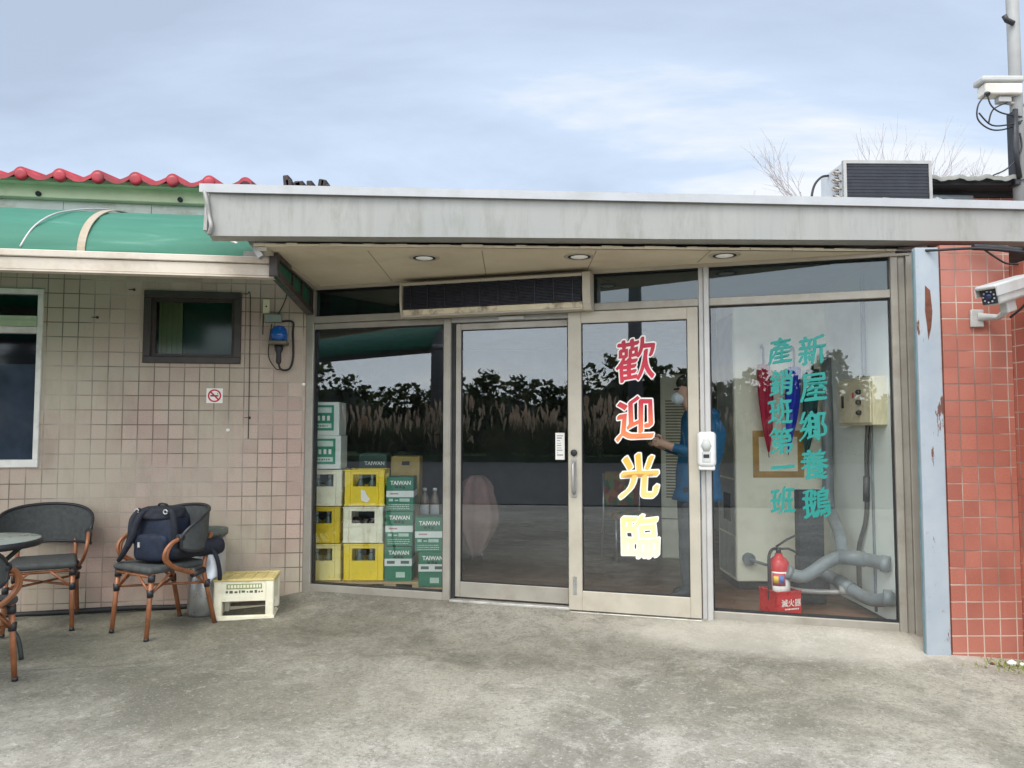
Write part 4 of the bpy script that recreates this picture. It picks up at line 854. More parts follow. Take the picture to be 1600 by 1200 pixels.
for x in (-0.2, 0.2):
    b = MB(); b.tube([(x, -0.2, 0), (x, -0.19, 0.42)], 0.011, 8); b.build('leg', M_steel, bc)
    b = MB(); b.tube([(x, 0.27, 0), (x, 0.2, 0.45), (x, 0.19, 0.86)], 0.011, 8); b.build('leg', M_steel, bc)

# ------------------------------------------------------------------ the man behind the glass (skinned figure)
def skinned(name, joints, edges, root, mats, assign, parent, sub=1):
    me = bpy.data.meshes.new(name + '_s'); names = list(joints); idx = {n_: i for i, n_ in enumerate(names)}
    me.from_pydata([joints[n_][0] for n_ in names], [(idx[a], idx[b_]) for a, b_ in edges], [])
    o = bpy.data.objects.new(name + '_s', me); COL.objects.link(o)
    sk = o.modifiers.new('sk', 'SKIN'); sk.use_smooth_shade = True
    for i, n_ in enumerate(names):
        r = joints[n_][1]; me.skin_vertices[0].data[i].radius = r if isinstance(r, tuple) else (r, r)
    me.skin_vertices[0].data[idx[root]].use_root = True
    sb = o.modifiers.new('sb', 'SUBSURF'); sb.levels = sub; sb.render_levels = sub
    dg = bpy.context.evaluated_depsgraph_get(); m2 = bpy.data.meshes.new_from_object(o.evaluated_get(dg)); m2.name = name
    bpy.data.objects.remove(o)
    m2.materials.clear()
    for m_ in mats: m2.materials.append(m_)
    for p in m2.polygons: p.material_index = assign(p.center); p.use_smooth = True
    q = bpy.data.objects.new(name, m2); COL.objects.link(q); q.parent = parent; return q
M_skin = plain('skin', (0.55, 0.33, 0.24), 0.55, 0, 0.06); M_jacket = plain('blue_jacket', (0.008, 0.105, 0.24), 0.6, 0, 0.18, 7, 0.5, 25)
M_trouser = plain('dark_trousers', (0.045, 0.05, 0.062), 0.8, 0, 0.2, 8); M_shoe = plain('dark_shoes', (0.03, 0.03, 0.035), 0.6); M_hair = plain('dark_hair', (0.018, 0.015, 0.014), 0.6, 0, 0.3, 40)
man = thing('person', 'man in a blue jacket and dark trousers with a face mask holding up a phone', 'person', (1.45, 6.00, 0.002), R(4))
J = {'pelvis': ((-0.045, 0, 0.92), (0.145, 0.17)), 'waist': ((0.005, 0, 1.08), (0.175, 0.19)), 'chest': ((0.06, 0, 1.27), (0.195, 0.21)), 'collar': ((0.01, 0, 1.42), (0.09, 0.12)),
     'neck': ((-0.04, 0, 1.50), 0.056), 'jaw': ((-0.085, 0, 1.565), (0.075, 0.07)), 'brow': ((-0.095, 0, 1.645), (0.095, 0.078)), 'crown': ((-0.085, 0, 1.70), (0.07, 0.06)),
     'nose': ((-0.195, 0, 1.60), 0.014)}
E_ = [('pelvis', 'waist'), ('waist', 'chest'), ('chest', 'collar'), ('collar', 'neck'), ('neck', 'jaw'), ('jaw', 'brow'), ('brow', 'crown'), ('jaw', 'nose')]
for s_, nm in ((-1, 'n'), (1, 'f')):       # near (towards the glass) and far side
    J.update({'sh' + nm: ((0.02, s_ * 0.185, 1.385), 0.075), 'el' + nm: ((0.0, s_ * 0.25, 1.13), 0.06), 'wr' + nm: ((-0.235, s_ * 0.13, 1.185), 0.036), 'pa' + nm: ((-0.315, s_ * 0.085, 1.225), (0.030, 0.02)),
              'hi' + nm: ((-0.06, s_ * 0.09, 0.84), 0.098), 'kn' + nm: ((-0.10 + 0.03 * s_, s_ * 0.10, 0.47), 0.07), 'an' + nm: ((-0.08 + 0.05 * s_, s_ * 0.10, 0.09), 0.047), 'to' + nm: ((-0.24 + 0.05 * s_, s_ * 0.115, 0.035), (0.045, 0.033))})
    E_ += [('collar', 'sh' + nm), ('sh' + nm, 'el' + nm), ('el' + nm, 'wr' + nm), ('wr' + nm, 'pa' + nm), ('pelvis', 'hi' + nm), ('hi' + nm, 'kn' + nm), ('kn' + nm, 'an' + nm), ('an' + nm, 'to' + nm)]
    for k in range(4):      # four curled fingers and a thumb
        by = s_ * (0.085 - 0.0 * k); z0 = 1.252 - 0.018 * k; L = (0.055, 0.062, 0.058, 0.045)[k]
        J['f%d%s' % (k, nm)] = ((-0.345, by - s_ * 0.004, z0), 0.0095); J['g%d%s' % (k, nm)] = ((-0.345 - L * 0.55, by - s_ * 0.018, z0 + 0.012), 0.0085); J['h%d%s' % (k, nm)] = ((-0.345 - L * 0.8, by - s_ * 0.045, z0 + 0.016), 0.0075)
        E_ += [('pa' + nm, 'f%d%s' % (k, nm)), ('f%d%s' % (k, nm), 'g%d%s' % (k, nm)), ('g%d%s' % (k, nm), 'h%d%s' % (k, nm))]
    J['t0' + nm] = ((-0.30, s_ * 0.06, 1.262), 0.012); J['t1' + nm] = ((-0.335, s_ * 0.035, 1.288), 0.0095); E_ += [('pa' + nm, 't0' + nm), ('t0' + nm, 't1' + nm)]
def asg(c):
    if c.z > 1.475 and c.x < 0.1 and abs(c.y) < 0.12: return 0
    if c.x < -0.235 and 1.1 < c.z < 1.4: return 0
    if c.z < 0.085: return 3
    if c.z < 0.84: return 2
    return 1
body = skinned('body', J, E_, 'pelvis', [M_skin, M_jacket, M_trouser, M_shoe], asg, man)
def ellip(mb, c, r, n=16, zc=None, xc=None):
    rings = []
    for k in range(11):
        a = -math.pi / 2 + math.pi * k / 10; rings.append([(c[0] + r[0] * math.cos(a) * math.cos(t), c[1] + r[1] * math.cos(a) * math.sin(t), c[2] + r[2] * math.sin(a)) for t in [2 * math.pi * j / n for j in range(n)]])
    rings[0] = [(p[0] + 1e-4 * math.cos(j), p[1] + 1e-4 * math.sin(j), p[2]) for j, p in enumerate(rings[0])]; rings[-1] = [(p[0] + 1e-4 * math.cos(j), p[1] + 1e-4 * math.sin(j), p[2]) for j, p in enumerate(rings[-1])]
    mb.loft(rings)
b = MB(); ellip(b, (-0.065, 0, 1.685), (0.103, 0.092, 0.075)); ellip(b, (-0.035, 0, 1.63), (0.085, 0.09, 0.09)); b.build('hair', M_hair, man)
b = MB(); ellip(b, (-0.155, 0, 1.565), (0.052, 0.066, 0.05)); b.build('face_mask', plain('pale_mask', (0.70, 0.76, 0.80), 0.8), man)
for s_ in (-1, 1):
    b = MB(); ellip(b, (-0.165, s_ * 0.034, 1.638), (0.016, 0.013, 0.008), 10); b.build('eye', M_dark, man)
    b = MB(); ellip(b, (-0.085, s_ * 0.088, 1.61), (0.02, 0.012, 0.034), 10); b.build('ear', M_skin, man)
b = MB(); ring = []
for k in range(7):
    t = k / 6; z = 1.04 - 0.26 * t; ring.append([((0.130 + 0.062 * t + 0.006 * math.sin(7 * a)) * math.cos(a) + 0.02 - 0.03 * t, (0.155 + 0.055 * t + 0.008 * math.sin(5 * a)) * math.sin(a), z) for a in [2 * math.pi * j / 28 for j in range(28)]])
b.loft(ring); b.build('jacket_hem', M_jacket, man)
b = MB(); ellip(b, (0.08, 0, 1.44), (0.09, 0.13, 0.06)); b.build('hood', M_jacket, man)
ph = thing('mobile_phone', 'dark mobile phone held up by the man in the blue jacket', 'phone', (1.45 - 0.385, 5.97, 1.225), R(4))
b = MB(); b.box(-0.005, 0.005, -0.075, 0.075, 0, 0.075, 0.003, seg=1); b.build('case', M_black, ph)

# ------------------------------------------------------------------ right side: steel column, red tiled wall, rear building
sc_ = thing('steel_column', 'pale blue painted steel column with rust patches beside the red tiles', 'column', (2.516, 4.725, -0.14))
def bluepaint():
    t = NT('pale_blue_paint'); v = t.obj()
    c = t.ramp(t.noise(v, 4, 5), [(0.3, (0.29, 0.34, 0.39)), (0.7, (0.38, 0.42, 0.45))])
    c = t.mix(t.ramp(t.noise(t.map(v, (6, 6, 1.1)), 1.5, 7, 0.68), [(0.60, 0.0), (0.615, 1.0)]), c, (0.13, 0.055, 0.04))
    c = t.mix(t.ramp(t.noise(v, 24, 6, 0.7), [(0.64, 0.0), (0.68, 0.8)]), c, (0.30, 0.24, 0.18))
    return t.fin(c, 0.55)
b = MB(); b.box(0.0, 0.146, 0.012, 0.055, 0, 2.60, 0.004, seg=1); b.box(0.07, 0.10, 0.0555, 0.085, 0, 2.59); b.build('shaft', bluepaint(), sc_)
b = MB(); b.box(-0.004, -0.0005, 0.03, 0.05, 0.0, 2.58); b.build('sealant_strip', plain('teal_strip', (0.16, 0.26, 0.28), 0.5), sc_)
b = MB(); b.prism([(0.045, 2.36), (0.075, 2.33), (0.085, 2.2), (0.075, 2.10), (0.055, 2.02), (0.05, 2.10), (0.04, 2.2)], 0, 0.0012, Matrix.Translation((0.01, 0.0115, 0)) @ Matrix.Rotation(R(90), 4, 'X')); b.build('rust_patch', M_rust, sc_)
b = MB(); b.box(0.1465, 0.153, 0.02, 0.05, 0, 2.59); b.build('rusty_edge', M_rust, sc_)
rw = thing('red_tiled_wall', 'red square tiled wall with pale grout at the right edge', 'wall', (2.672, 4.74, -0.2), R(1.0))
b = MB(); b.box(0, 0.434, 0, 0.30, 0, 2.675); b.build('front_face', M_red, rw)
b = MB(); b.box(0.436, 3.4, -0.55, 0.30, 0, 2.55); b.build('return_face', M_red_side, rw)
rb = thing('brick_building', 'red tiled upper wall with grey roof tiles behind the air conditioner', 'building', (3.0, 6.2, 2.0))
b = MB(); b.box(0.05, 6, 0, 0.5, -2.1, 1.22); b.build('wall', M_red, rb)
b = MB(); b.box(0.04, 6, -0.02, 0, 1.225, 1.265); b.box(-0.02, 6.1, -0.2, 0.4, 1.267, 1.287); b.build('eave', M_dark, rb)
b = MB(); vr = []; xs = [-0.1 + 0.03 * i for i in range(208)]
for y, z in ((-0.25, 1.290), (-0.25, 1.315), (0.5, 1.42)): vr.append([b.bm.verts.new((x, y, z + 0.009 * math.sin(x * 27) + 0.006 * math.sin(x * 61) + (0.008 if z > 1.3 else 0))) for x in xs])
for j in range(2): b._f([b.bm.faces.new((vr[j][i], vr[j][i + 1], vr[j + 1][i + 1], vr[j + 1][i])) for i in range(len(xs) - 1)], True)
b.build('roof', plain('grey_roof_tile', (0.20, 0.20, 0.18), 0.8, 0, 0.3, 6, dirt=(0.08, 0.09, 0.06)), rb)
b = MB(); b.tube([(0.15, -0.08, 1.20), (0.72, -0.08, 1.19)], 0.028, 10); b.build('pipe', M_pvc, rb)
# air conditioner condenser on the roof
cn = thing('condenser_unit', 'boxy outdoor air conditioner condenser with dark coil face on the flat roof', 'air conditioner', (2.50, 5.70, 2.722), R(1))
b = MB(); b.box(0.0, 0.665, 0.012, 0.40, 0.0, 0.625, 0.006, seg=1); b.build('casing', plain('grey_white_casing', (0.55, 0.57, 0.58), 0.5, 0, 0.1, 6), cn)
b = MB(); b.box(0.02, 0.645, -0.012, 0.011, 0.0, 0.605); b.build('coil', plain('coil_dark', (0.022, 0.024, 0.032), 0.45, 0.3, 0.25, 12), cn)
b = MB()
for k in range(24): z = 0.01 + k * 0.025; b.box(0.022, 0.643, -0.016, -0.0125, z, z + 0.004)
b.build('coil_fins', plain('fin_grey', (0.035, 0.037, 0.045), 0.5, 0.2), cn)
b = MB(); b.box(-0.004, 0.0195, -0.02, 0.0115, 0, 0.63); b.box(0.6455, 0.669, -0.02, 0.0115, 0, 0.63); b.box(0.0195, 0.6455, -0.02, 0.0115, 0.606, 0.63); b.build('coil_frame', M_alu_grey, cn)
b = MB()
for k in range(9):
    for j in (0, 1):
        z = 0.05 + k * 0.062; y = 0.03 + j * 0.05
        b.tube([(-0.002, y, z), (-0.03, y + 0.005, z + 0.008), (-0.035, y + 0.025, z + 0.02), (-0.03, y + 0.042, z + 0.035), (-0.002, y + 0.045, z + 0.04)], 0.008, 6, sm=2)
b.build('return_bends', plain('copper_grey', (0.42, 0.38, 0.34), 0.35, 0.6), cn)
b = MB(); b.tube([(-0.0, 0.25, 0.60), (-0.08, 0.2, 0.57), (-0.16, 0.15, 0.48), (-0.2, 0.1, 0.33), (-0.16, 0.05, 0.2), (-0.05, 0.0, 0.09)], 0.009, 8, sm=5); b.build('cable', M_rubber, cn)
b = MB(); b.tube([(0.69, 0.1, 0.0), (0.69, 0.1, 0.22), (0.70, 0.1, 0.26), (0.72, 0.08, 0.26)], 0.02, 8); b.build('pipe', M_alu_pale, cn)

M_camwhite = plain('aged_white_housing', (0.46, 0.46, 0.44), 0.4, 0, 0.06, 8, dirt=(0.28, 0.25, 0.2), dirt_amt=0.4)
# security camera on the red wall
k1 = thing('security_camera', 'white bullet security camera on a bracket against the red tiled wall', 'security camera', at(1546, 463, 4.3))
dv = (at(1612, 443, 4.52) - at(1546, 463, 4.3)).normalized(); Mx = Matrix((dv, Vector((0, 0, 1)).cross(dv).normalized(), dv.cross(Vector((0, 0, 1)).cross(dv)).normalized())).transposed().to_4x4()
b = MB(); b.box(0.0, 0.40, -0.052, 0.052, -0.055, 0.055, 0.018, M=Mx); b.build('housing', M_camwhite, k1)
b = MB(); b.box(-0.035, 0.41, -0.06, 0.06, 0.040, 0.066, 0.012, M=Mx); b.box(-0.03, 0.40, -0.062, -0.055, 0.0, 0.05, M=Mx); b.box(-0.03, 0.40, 0.055, 0.062, 0.0, 0.05, M=Mx); b.build('sunshield', M_camwhite, k1)
b = MB(); b.box(-0.006, 0.001, -0.042, 0.042, -0.045, 0.038, 0.002, seg=1, M=Mx); b.build('face_plate', M_black, k1)
b = MB(); b.lathe([(0.002, 0), (0.018, 0), (0.02, 0.01), (0.002, 0.012)], (0, 0, 0), 16, Mx @ Matrix.Translation((-0.006, 0, 0)) @ Matrix.Rotation(R(-90), 4, 'Y'))
b.build('lens', plain('lens_blue', (0.02, 0.03, 0.08), 0.1), k1)
b = MB()
for k in range(9):
    a = 2 * math.pi * k / 9; b.lathe([(0.001, 0), (0.005, 0), (0.005, 0.004), (0.001, 0.005)], (0, 0, 0), 8, Mx @ Matrix.Translation((-0.006, 0.031 * math.cos(a), 0.031 * math.sin(a) - 0.003)) @ Matrix.Rotation(R(-90), 4, 'Y'))
b.build('led_ring', plain('led_grey', (0.45, 0.5, 0.6), 0.2), k1)
base = at(1526, 498, 4.74) - k1.location
b = MB(); b.box(base.x - 0.045, base.x + 0.035, base.y - 0.02, base.y, base.z - 0.055, base.z + 0.055, 0.006); b.tube([base + Vector((0, -0.01, 0.01)), base + Vector((0.10, -0.06, 0.0)), Mx @ Vector((0.14, 0, -0.11)), Mx @ Vector((0.16, 0, -0.06))], [0.026, 0.018, 0.018, 0.022], 10); b.box(0.12, 0.22, -0.022, 0.022, -0.12, -0.05, 0.006, M=Mx); b.build('bracket', M_camwhite, k1)
b = MB(); b.tube([Mx @ Vector((0.40, 0, -0.02)), Mx @ Vector((0.42, 0.02, -0.10)), Mx @ Vector((0.40, 0.12, -0.18))], 0.007, 6, sm=4); b.build('cable', M_rubber, k1)
# pole with a second camera above the roof
po = thing('metal_pole', 'grey metal pole rising above the roof at the right edge', 'pole', (4.045, 6.02, 2.4))
b = MB(); b.tube([(0, 0, 0), (0, 0, 4.2)], 0.047, 16); b.build('shaft', plain('weathered_pole', (0.34, 0.34, 0.33), 0.55, 0.1, 0.12, 4), po)
b = MB(); b.box(-0.075, -0.03, -0.07, 0.02, 0.85, 1.45, 0.01); b.tube([(-0.05, -0.06, 1.46), (-0.08, -0.08, 1.15), (-0.05, -0.08, 0.9)], 0.02, 8); b.build('clamp', M_black, po)
b = MB(); b.tube([(-0.03, -0.05, 2.17), (-0.09, -0.06, 2.19), (-0.11, -0.06, 2.23)], 0.02, 8); b.build('hook', M_black, po)
k2 = thing('security_camera', 'beige bullet security camera on the tall pole above the roof', 'security camera', at(1560, 143, 6.0))
b = MB(); b.box(-0.14, 0.16, -0.06, 0.06, -0.045, 0.05, 0.014); b.build('housing', plain('beige_plastic', (0.62, 0.59, 0.52), 0.45), k2)
b = MB(); b.box(-0.165, 0.17, -0.072, 0.072, 0.051, 0.105, 0.018); b.build('sunshield', M_camwhite, k2)
b = MB(); b.box(-0.02, 0.09, -0.03, 0.03, -0.10, -0.046, 0.01); b.build('bracket', M_alu_grey, k2); b = MB(); b.tube([(0.06, 0, -0.09), (0.2, 0.01, -0.11)], 0.018, 8); b.build('arm', M_alu_grey, k2); b = MB(); b.tube([(-0.125, -0.04, -0.03), (-0.115, -0.055, -0.05)], 0.02, 8); b.build('cable_gland', M_black, k2)
b = MB()
for pts in ([(-0.12, -0.05, -0.04), (-0.2, -0.06, -0.13), (-0.21, -0.06, -0.25), (-0.12, -0.06, -0.33), (0.0, -0.05, -0.33), (0.15, -0.03, -0.27)], [(-0.12, -0.05, -0.05), (-0.1, -0.06, -0.14), (-0.02, -0.06, -0.2), (0.16, -0.03, -0.22)], [(-0.2, -0.06, -0.2), (-0.1, -0.06, -0.3), (0.06, -0.06, -0.29), (0.16, -0.03, -0.25)], [(0.14, -0.03, -0.35), (0.13, -0.05, -0.5), (0.02, -0.06, -0.64), (-0.1, -0.05, -0.7)], [(0.05, -0.03, -0.1), (-0.08, -0.05, -0.17), (-0.12, -0.05, -0.28)]): b.tube(pts, 0.006, 6, sm=5)
b.build('cable', M_rubber, k2)
# loose cables under the right end of the canopy
b = MB(); b.tube([at(1400, 394, 4.95), at(1460, 391, 4.70), at(1530, 388, 4.65), at(1600, 394, 4.6)], 0.009, 6, sm=5); b.tube([at(1535, 388, 4.68), at(1560, 405, 4.68), at(1575, 412, 4.68), at(1600, 412, 4.66)], 0.006, 6, sm=5)
b.tube([at(1520, 386, 4.68), at(1560, 388, 4.68), at(1595, 392, 4.66)], 0.02, 8, sm=4); tag(b.build('hanging_cable', M_rubber), 'black cables sagging under the fascia above the red wall', 'cable')

# ------------------------------------------------------------------ things on the tiled wall
ns = thing('no_smoking_sign', 'small square no smoking sign on the beige tiled wall', 'sign', WW(-0.729, -0.002, 1.597), WA)
b = MB(); b.box(-0.063, 0.063, -0.004, 0, -0.06, 0.06); b.build('plate', M_vinylw, ns)
M_signred = plain('sign_red', (0.55, 0.015, 0.03), 0.5)
b = MB(); ring = []
for k in range(37):
    a = 2 * math.pi * k / 36; ring.append([(r * math.cos(a), y, r * math.sin(a)) for r, y in ((0.04, -0.005), (0.052, -0.005), (0.052, -0.0062), (0.04, -0.0062))])
b.loft(ring, False, cap=False); b.box(-0.04, 0.04, -0.0078, -0.0065, -0.006, 0.006, M=Matrix.Rotation(R(45), 4, 'Y')); b.build('prohibition_ring', M_signred, ns)
b = MB(); b.box(-0.032, 0.02, -0.0058, -0.0045, -0.007, 0.005); b.box(0.022, 0.03, -0.0058, -0.0045, -0.007, 0.005); b.box(0.022, 0.026, -0.0058, -0.0045, 0.008, 0.024); b.build('cigarette', M_black, ns)
al = thing('alarm_beacon', 'blue dome alarm beacon with black horn below on the tiled wall', 'alarm light', WW(-0.222, 0, 2.02), WA)
b = MB(); b.lathe([(0.065, 0.02), (0.068, 0.07), (0.06, 0.115), (0.04, 0.14), (0.01, 0.146)], (0, -0.09, 0), 20); b.build('dome', plain('blue_lens', (0.01, 0.09, 0.32), 0.12), al)
b = MB(); b.box(-0.072, 0.072, -0.16, -0.02, -0.012, 0.019, 0.008); b.box(-0.03, 0.03, -0.03, 0, -0.02, 0.06); b.build('base', plain('olive_bronze', (0.14, 0.12, 0.07), 0.45), al)
b = MB(); b.lathe([(0.014, -0.165), (0.022, -0.15), (0.02, -0.08), (0.034, -0.05), (0.036, -0.013), (0.004, -0.013)], (0, -0.085, 0), 14); b.build('horn', M_black, al)
b = MB(); b.tube([(0.0, -0.085, -0.16), (0.02, -0.08, -0.21), (0.08, -0.04, -0.2), (0.105, -0.015, -0.1), (0.10, -0.012, 0.1), (0.095, -0.012, 0.19), (0.0, -0.015, 0.19)], 0.009, 6, sm=5); b.tube([(-0.07, -0.012, 0.17), (-0.085, -0.012, 0.05), (-0.09, -0.012, -0.1), (-0.03, -0.02, -0.2), (0.02, -0.05, -0.2)], 0.004, 6, sm=5)
b.tube([(0.06, -0.01, 0.47), (0.03, -0.012, 0.36), (-0.02, -0.012, 0.25)], 0.004, 6, sm=4); b.build('cable', M_rubber, al)
jb = thing('junction_box', 'grey green junction box above the blue beacon', 'junction box', WW(-0.285, 0, 2.20), WA)
b = MB(); b.box(-0.06, 0.075, -0.055, 0, 0, 0.065, 0.006); b.build('box', plain('grey_green_plastic', (0.22, 0.26, 0.22), 0.5), jb)
sk_ = thing('switch_box', 'small cream switch box high on the tiled wall', 'switch', WW(-0.335, 0, 2.275), WA)
b = MB(); b.box(-0.027, 0.027, -0.03, 0, 0, 0.115, 0.004, seg=1); b.build('box', M_boxcream, sk_)
b = MB(); b.lathe([(0.002, 0), (0.007, 0), (0.007, 0.004), (0.002, 0.004)], (0, 0, 0), 10, Matrix.Translation((0, -0.03, 0.055)) @ Matrix.Rotation(R(90), 4, 'X')); b.build('screw', M_black, sk_)
b = MB()
b.tube([(-0.533, -0.02, 2.43), (-0.49, -0.014, 2.43), (-0.465, -0.012, 2.40), (-0.46, -0.012, 1.8), (-0.46, -0.012, 1.25)], 0.0035, 6, sm=4)
b.tube([(-0.36, -0.012, 2.27), (-0.362, -0.012, 2.1)], 0.004, 6); b.build('wall_cable', M_rubber, None, WW(0, 0), WA)
o = COL.objects['wall_cable']; tag(o, 'thin dark cable running down the tiles right of the small window', 'cable')
for x, z, lb in ((-0.62, 1.32, 'white plaster dab on the lower tiles below the no smoking sign'), (-0.03, 1.695, 'white plaster dab at the wall corner below the beacon')):
    b = MB(); ellip(b, (0, -0.004, 0), (0.016, 0.008, 0.014), 10); tag(b.build('plaster_dab', M_vinylw, None, WW(x, 0, z), WA), lb, 'plaster', 'plaster dabs on the tiled wall')
for x, z, lb in ((-1.365, 2.445, 'black wall plug left of the small window top'), (-1.635, 2.215, 'black wall plug with a stub between the two windows'), (-0.455, 1.42, 'black wall plug near the lower end of the thin cable')):
    b = MB(); b.lathe([(0.001, -0.012), (0.009, -0.01), (0.011, 0.0), (0.001, 0.0)], (0, 0, 0), 10, Matrix.Rotation(R(-90), 4, 'X')); b.box(-0.04, -0.005, -0.006, 0, -0.003, 0.003); tag(b.build('wall_plug', M_black, None, WW(x, 0, z), WA), lb, 'wall plug', 'wall plugs on the tiled wall')
b = MB(); pts = [WW(x, -0.04) for x in (-4.6, -3.2, -2.4, -1.9, -1.3, -0.95, -0.6)]
b.tube([Vector((p.x, p.y, gh(p.x, p.y) + 0.022 + 0.008 * math.sin(i * 2))) for i, p in enumerate(pts)], 0.02, 8, sm=5); tag(b.build('ground_hose', M_rubber), 'black hose lying along the foot of the tiled wall', 'hose')

# ------------------------------------------------------------------ bistro chairs
def sstep(p, q, t): return Vector(p) * (1 - t) + Vector(q) * t
def make_chair(label):
    c = thing('bistro_chair', label, 'chair', group='bistro chairs by the tiled wall')
    b = MB(); b.box(-0.225, 0.225, -0.225, 0.215, 0.435, 0.485, 0.022, seg=3)
    for v in b.bm.verts:
        if v.co.z > 0.46: v.co.z -= 0.012 * (1 - min(1, (v.co.x / 0.2) ** 2)) * (1 - min(1, (v.co.y / 0.2) ** 2))
        v.co.x *= 1 - 0.12 * max(0, v.co.y) / 0.21
    b.build('seat', M_fabric, c)
    # wrap-round oval back panel
    NT_, NZ = 32, 6; th = 0.007
    def bp_(t, w_, off=0.0):
        phi = t * R(104); zc = 0.715 - 0.075 * t * t; hh = 0.142 * math.sqrt(max(0.0, 1 - (abs(t) ** 2.4) * 0.93))
        z = zc + hh * w_; rad = 0.292 + off + 0.05 * (z - 0.6)
        return Vector((rad * math.sin(phi) * 1.02, 0.02 + rad * math.cos(phi) * 0.95 * (1 if math.cos(phi) > 0 else 0.9), z))
    b = MB()
    for off in (0, th):
        vr = [[b.bm.verts.new(bp_(-1 + 2 * i / NT_, -1 + 2 * j / NZ, off)) for j in range(NZ + 1)] for i in range(NT_ + 1)]
        for i in range(NT_): b._f([b.bm.faces.new((vr[i][j], vr[i + 1][j], vr[i + 1][j + 1], vr[i][j + 1])) for j in range(NZ)], True)
    bk = b.build('backrest', M_fabric, c)
    b = MB(); loop = [bp_(-1 + 2 * i / NT_, 1, th / 2) for i in range(NT_ + 1)] + [bp_(1 - 2 * i / NT_, -1, th / 2) for i in range(NT_ + 1)]
    b.tube(loop + [loop[0]], 0.0115, 8); b.build('rim', M_black, bk)
    for s_ in (-1, 1):
        b = MB()
        for dy in (0.0, 0.020):
            b.tube([(s_ * (0.285), -0.045 + dy, 0.665), (s_ * 0.288, -0.105 + dy * 0.6, 0.645), (s_ * 0.285, -0.15 + dy, 0.595), (s_ * 0.275, -0.15 + dy, 0.535), (s_ * 0.26, -0.09 + dy, 0.48), (s_ * 0.238, 0.02 + dy, 0.43), (s_ * 0.222, 0.12 + dy * 0.4, 0.40)], 0.0125, 8, sm=4)
        b.build('arm', M_wood, c)
        b = MB(); b.tube([(s_ * 0.200, -0.19, 0.44), (s_ * 0.208, -0.225, 0.0)], [0.0175, 0.0155], 10); b.build('leg', M_wood, c)
        b = MB(); b.tube([(s_ * 0.188, 0.272, 0.67), (s_ * 0.188, 0.22, 0.46), (s_ * 0.195, 0.21, 0.40), (s_ * 0.212, 0.305, 0.0)], [0.015, 0.016, 0.017, 0.0155], 10); b.build('leg', M_wood, c)
    b = MB()
    for s_ in (-1, 1):
        b.tube([(s_ * 0.204, -0.20, 0.30), (s_ * 0.06, -0.205, 0.425)], 0.009, 6); b.tube([(s_ * 0.204, -0.20, 0.30), (s_ * 0.202, -0.06, 0.425)], 0.009, 6); b.tube([(s_ * 0.20, 0.24, 0.29), (s_ * 0.202, 0.10, 0.425)], 0.009, 6)
        b.tube([(s_ * 0.204, -0.20, 0.315), (-s_ * 0.20, 0.24, 0.315)], 0.009, 6)
    b.tube([(-0.2, -0.2, 0.42), (0.2, -0.2, 0.42)], 0.012, 6)
    b.build('brace', M_wood, c)
    b = MB()
    for s_ in (-1, 1):
        for y, yy in ((-0.2, -0.003), (0.238, 0.0)):
            b.tube([(s_ * 0.203, y, 0.285), (s_ * 0.2025, y - 0.004, 0.335)], 0.0215, 8); b.build('binding', M_black, c); b = MB()
        b.tube([(s_ * 0.201, -0.194, 0.385), (s_ * 0.2, -0.19, 0.432)], 0.024, 8); b.build('binding', M_black, c); b = MB(); b.tube([(s_ * 0.222, 0.10, 0.39), (s_ * 0.2, 0.21, 0.41)], 0.022, 8); b.build('binding', M_black, c); b = MB()
        b.tube([(s_ * 0.286, -0.06, 0.672), (s_ * 0.284, -0.02, 0.672)], 0.026, 8); b.build('binding', M_black, c); b = MB()
        b.tube([(s_ * 0.209, -0.226, 0.0), (s_ * 0.2088, -0.2245, 0.02)], 0.0175, 8); b.build('foot_cap', M_black, c); b = MB(); b.tube([(s_ * 0.2125, 0.306, 0.0), (s_ * 0.2118, 0.301, 0.02)], 0.0175, 8); b.build('foot_cap', M_black, c); b = MB()
    b.bm.free()
    return c
def put(o, x, y, rz): o.location = (x, y, gh(x, y) + 0.002); o.rotation_euler.z = rz
ch1 = make_chair('empty black bistro chair with copper legs facing out from the tiled wall'); put(ch1, -3.415, 5.66, R(26))
ch2 = copy_tree(ch1); ch2['label'] = 'bistro chair carrying the navy backpack beside the steel bin'; put(ch2, -2.50, 5.53, R(-33))
ch3 = copy_tree(ch1); ch3['label'] = 'bistro chair cut off by the left edge in front of the round table'; put(ch3, -3.07, 4.27, R(172))
# round table
tb = thing('round_table', 'round grey topped cafe table with curved black legs at the left edge', 'table', (-3.34, 4.83, gh(-3.34, 4.83)))
b = MB(); b.lathe([(0.005, 0.722), (0.345, 0.722), (0.352, 0.728), (0.352, 0.738), (0.347, 0.742), (0.005, 0.742)], n=48); b.build('tabletop', plain('frosted_top', (0.25, 0.28, 0.25), 0.3, 0, 0.03, 3), tb)
b = MB(); b.lathe([(0.346, 0.700), (0.358, 0.700), (0.362, 0.722), (0.358, 0.7405), (0.353, 0.7405), (0.346, 0.72)], n=48); b.build('edge_band', M_black, tb)
for k in range(4):
    a = R(8 + 90 * k); d = Vector((math.cos(a), math.sin(a), 0)); b = MB()
    b.tube([d * 0.28 + Vector((0, 0, 0.71)), d * 0.12 + Vector((0, 0, 0.55)), d * 0.06 + Vector((0, 0, 0.40)), d * 0.16 + Vector((0, 0, 0.27)), d * 0.26 + Vector((0, 0, 0.14)), d * 0.29 + Vector((0, 0, 0.003))], 0.014, 10, sm=5); b.build('leg', plain('dark_green_metal', (0.03, 0.038, 0.036), 0.45), tb)

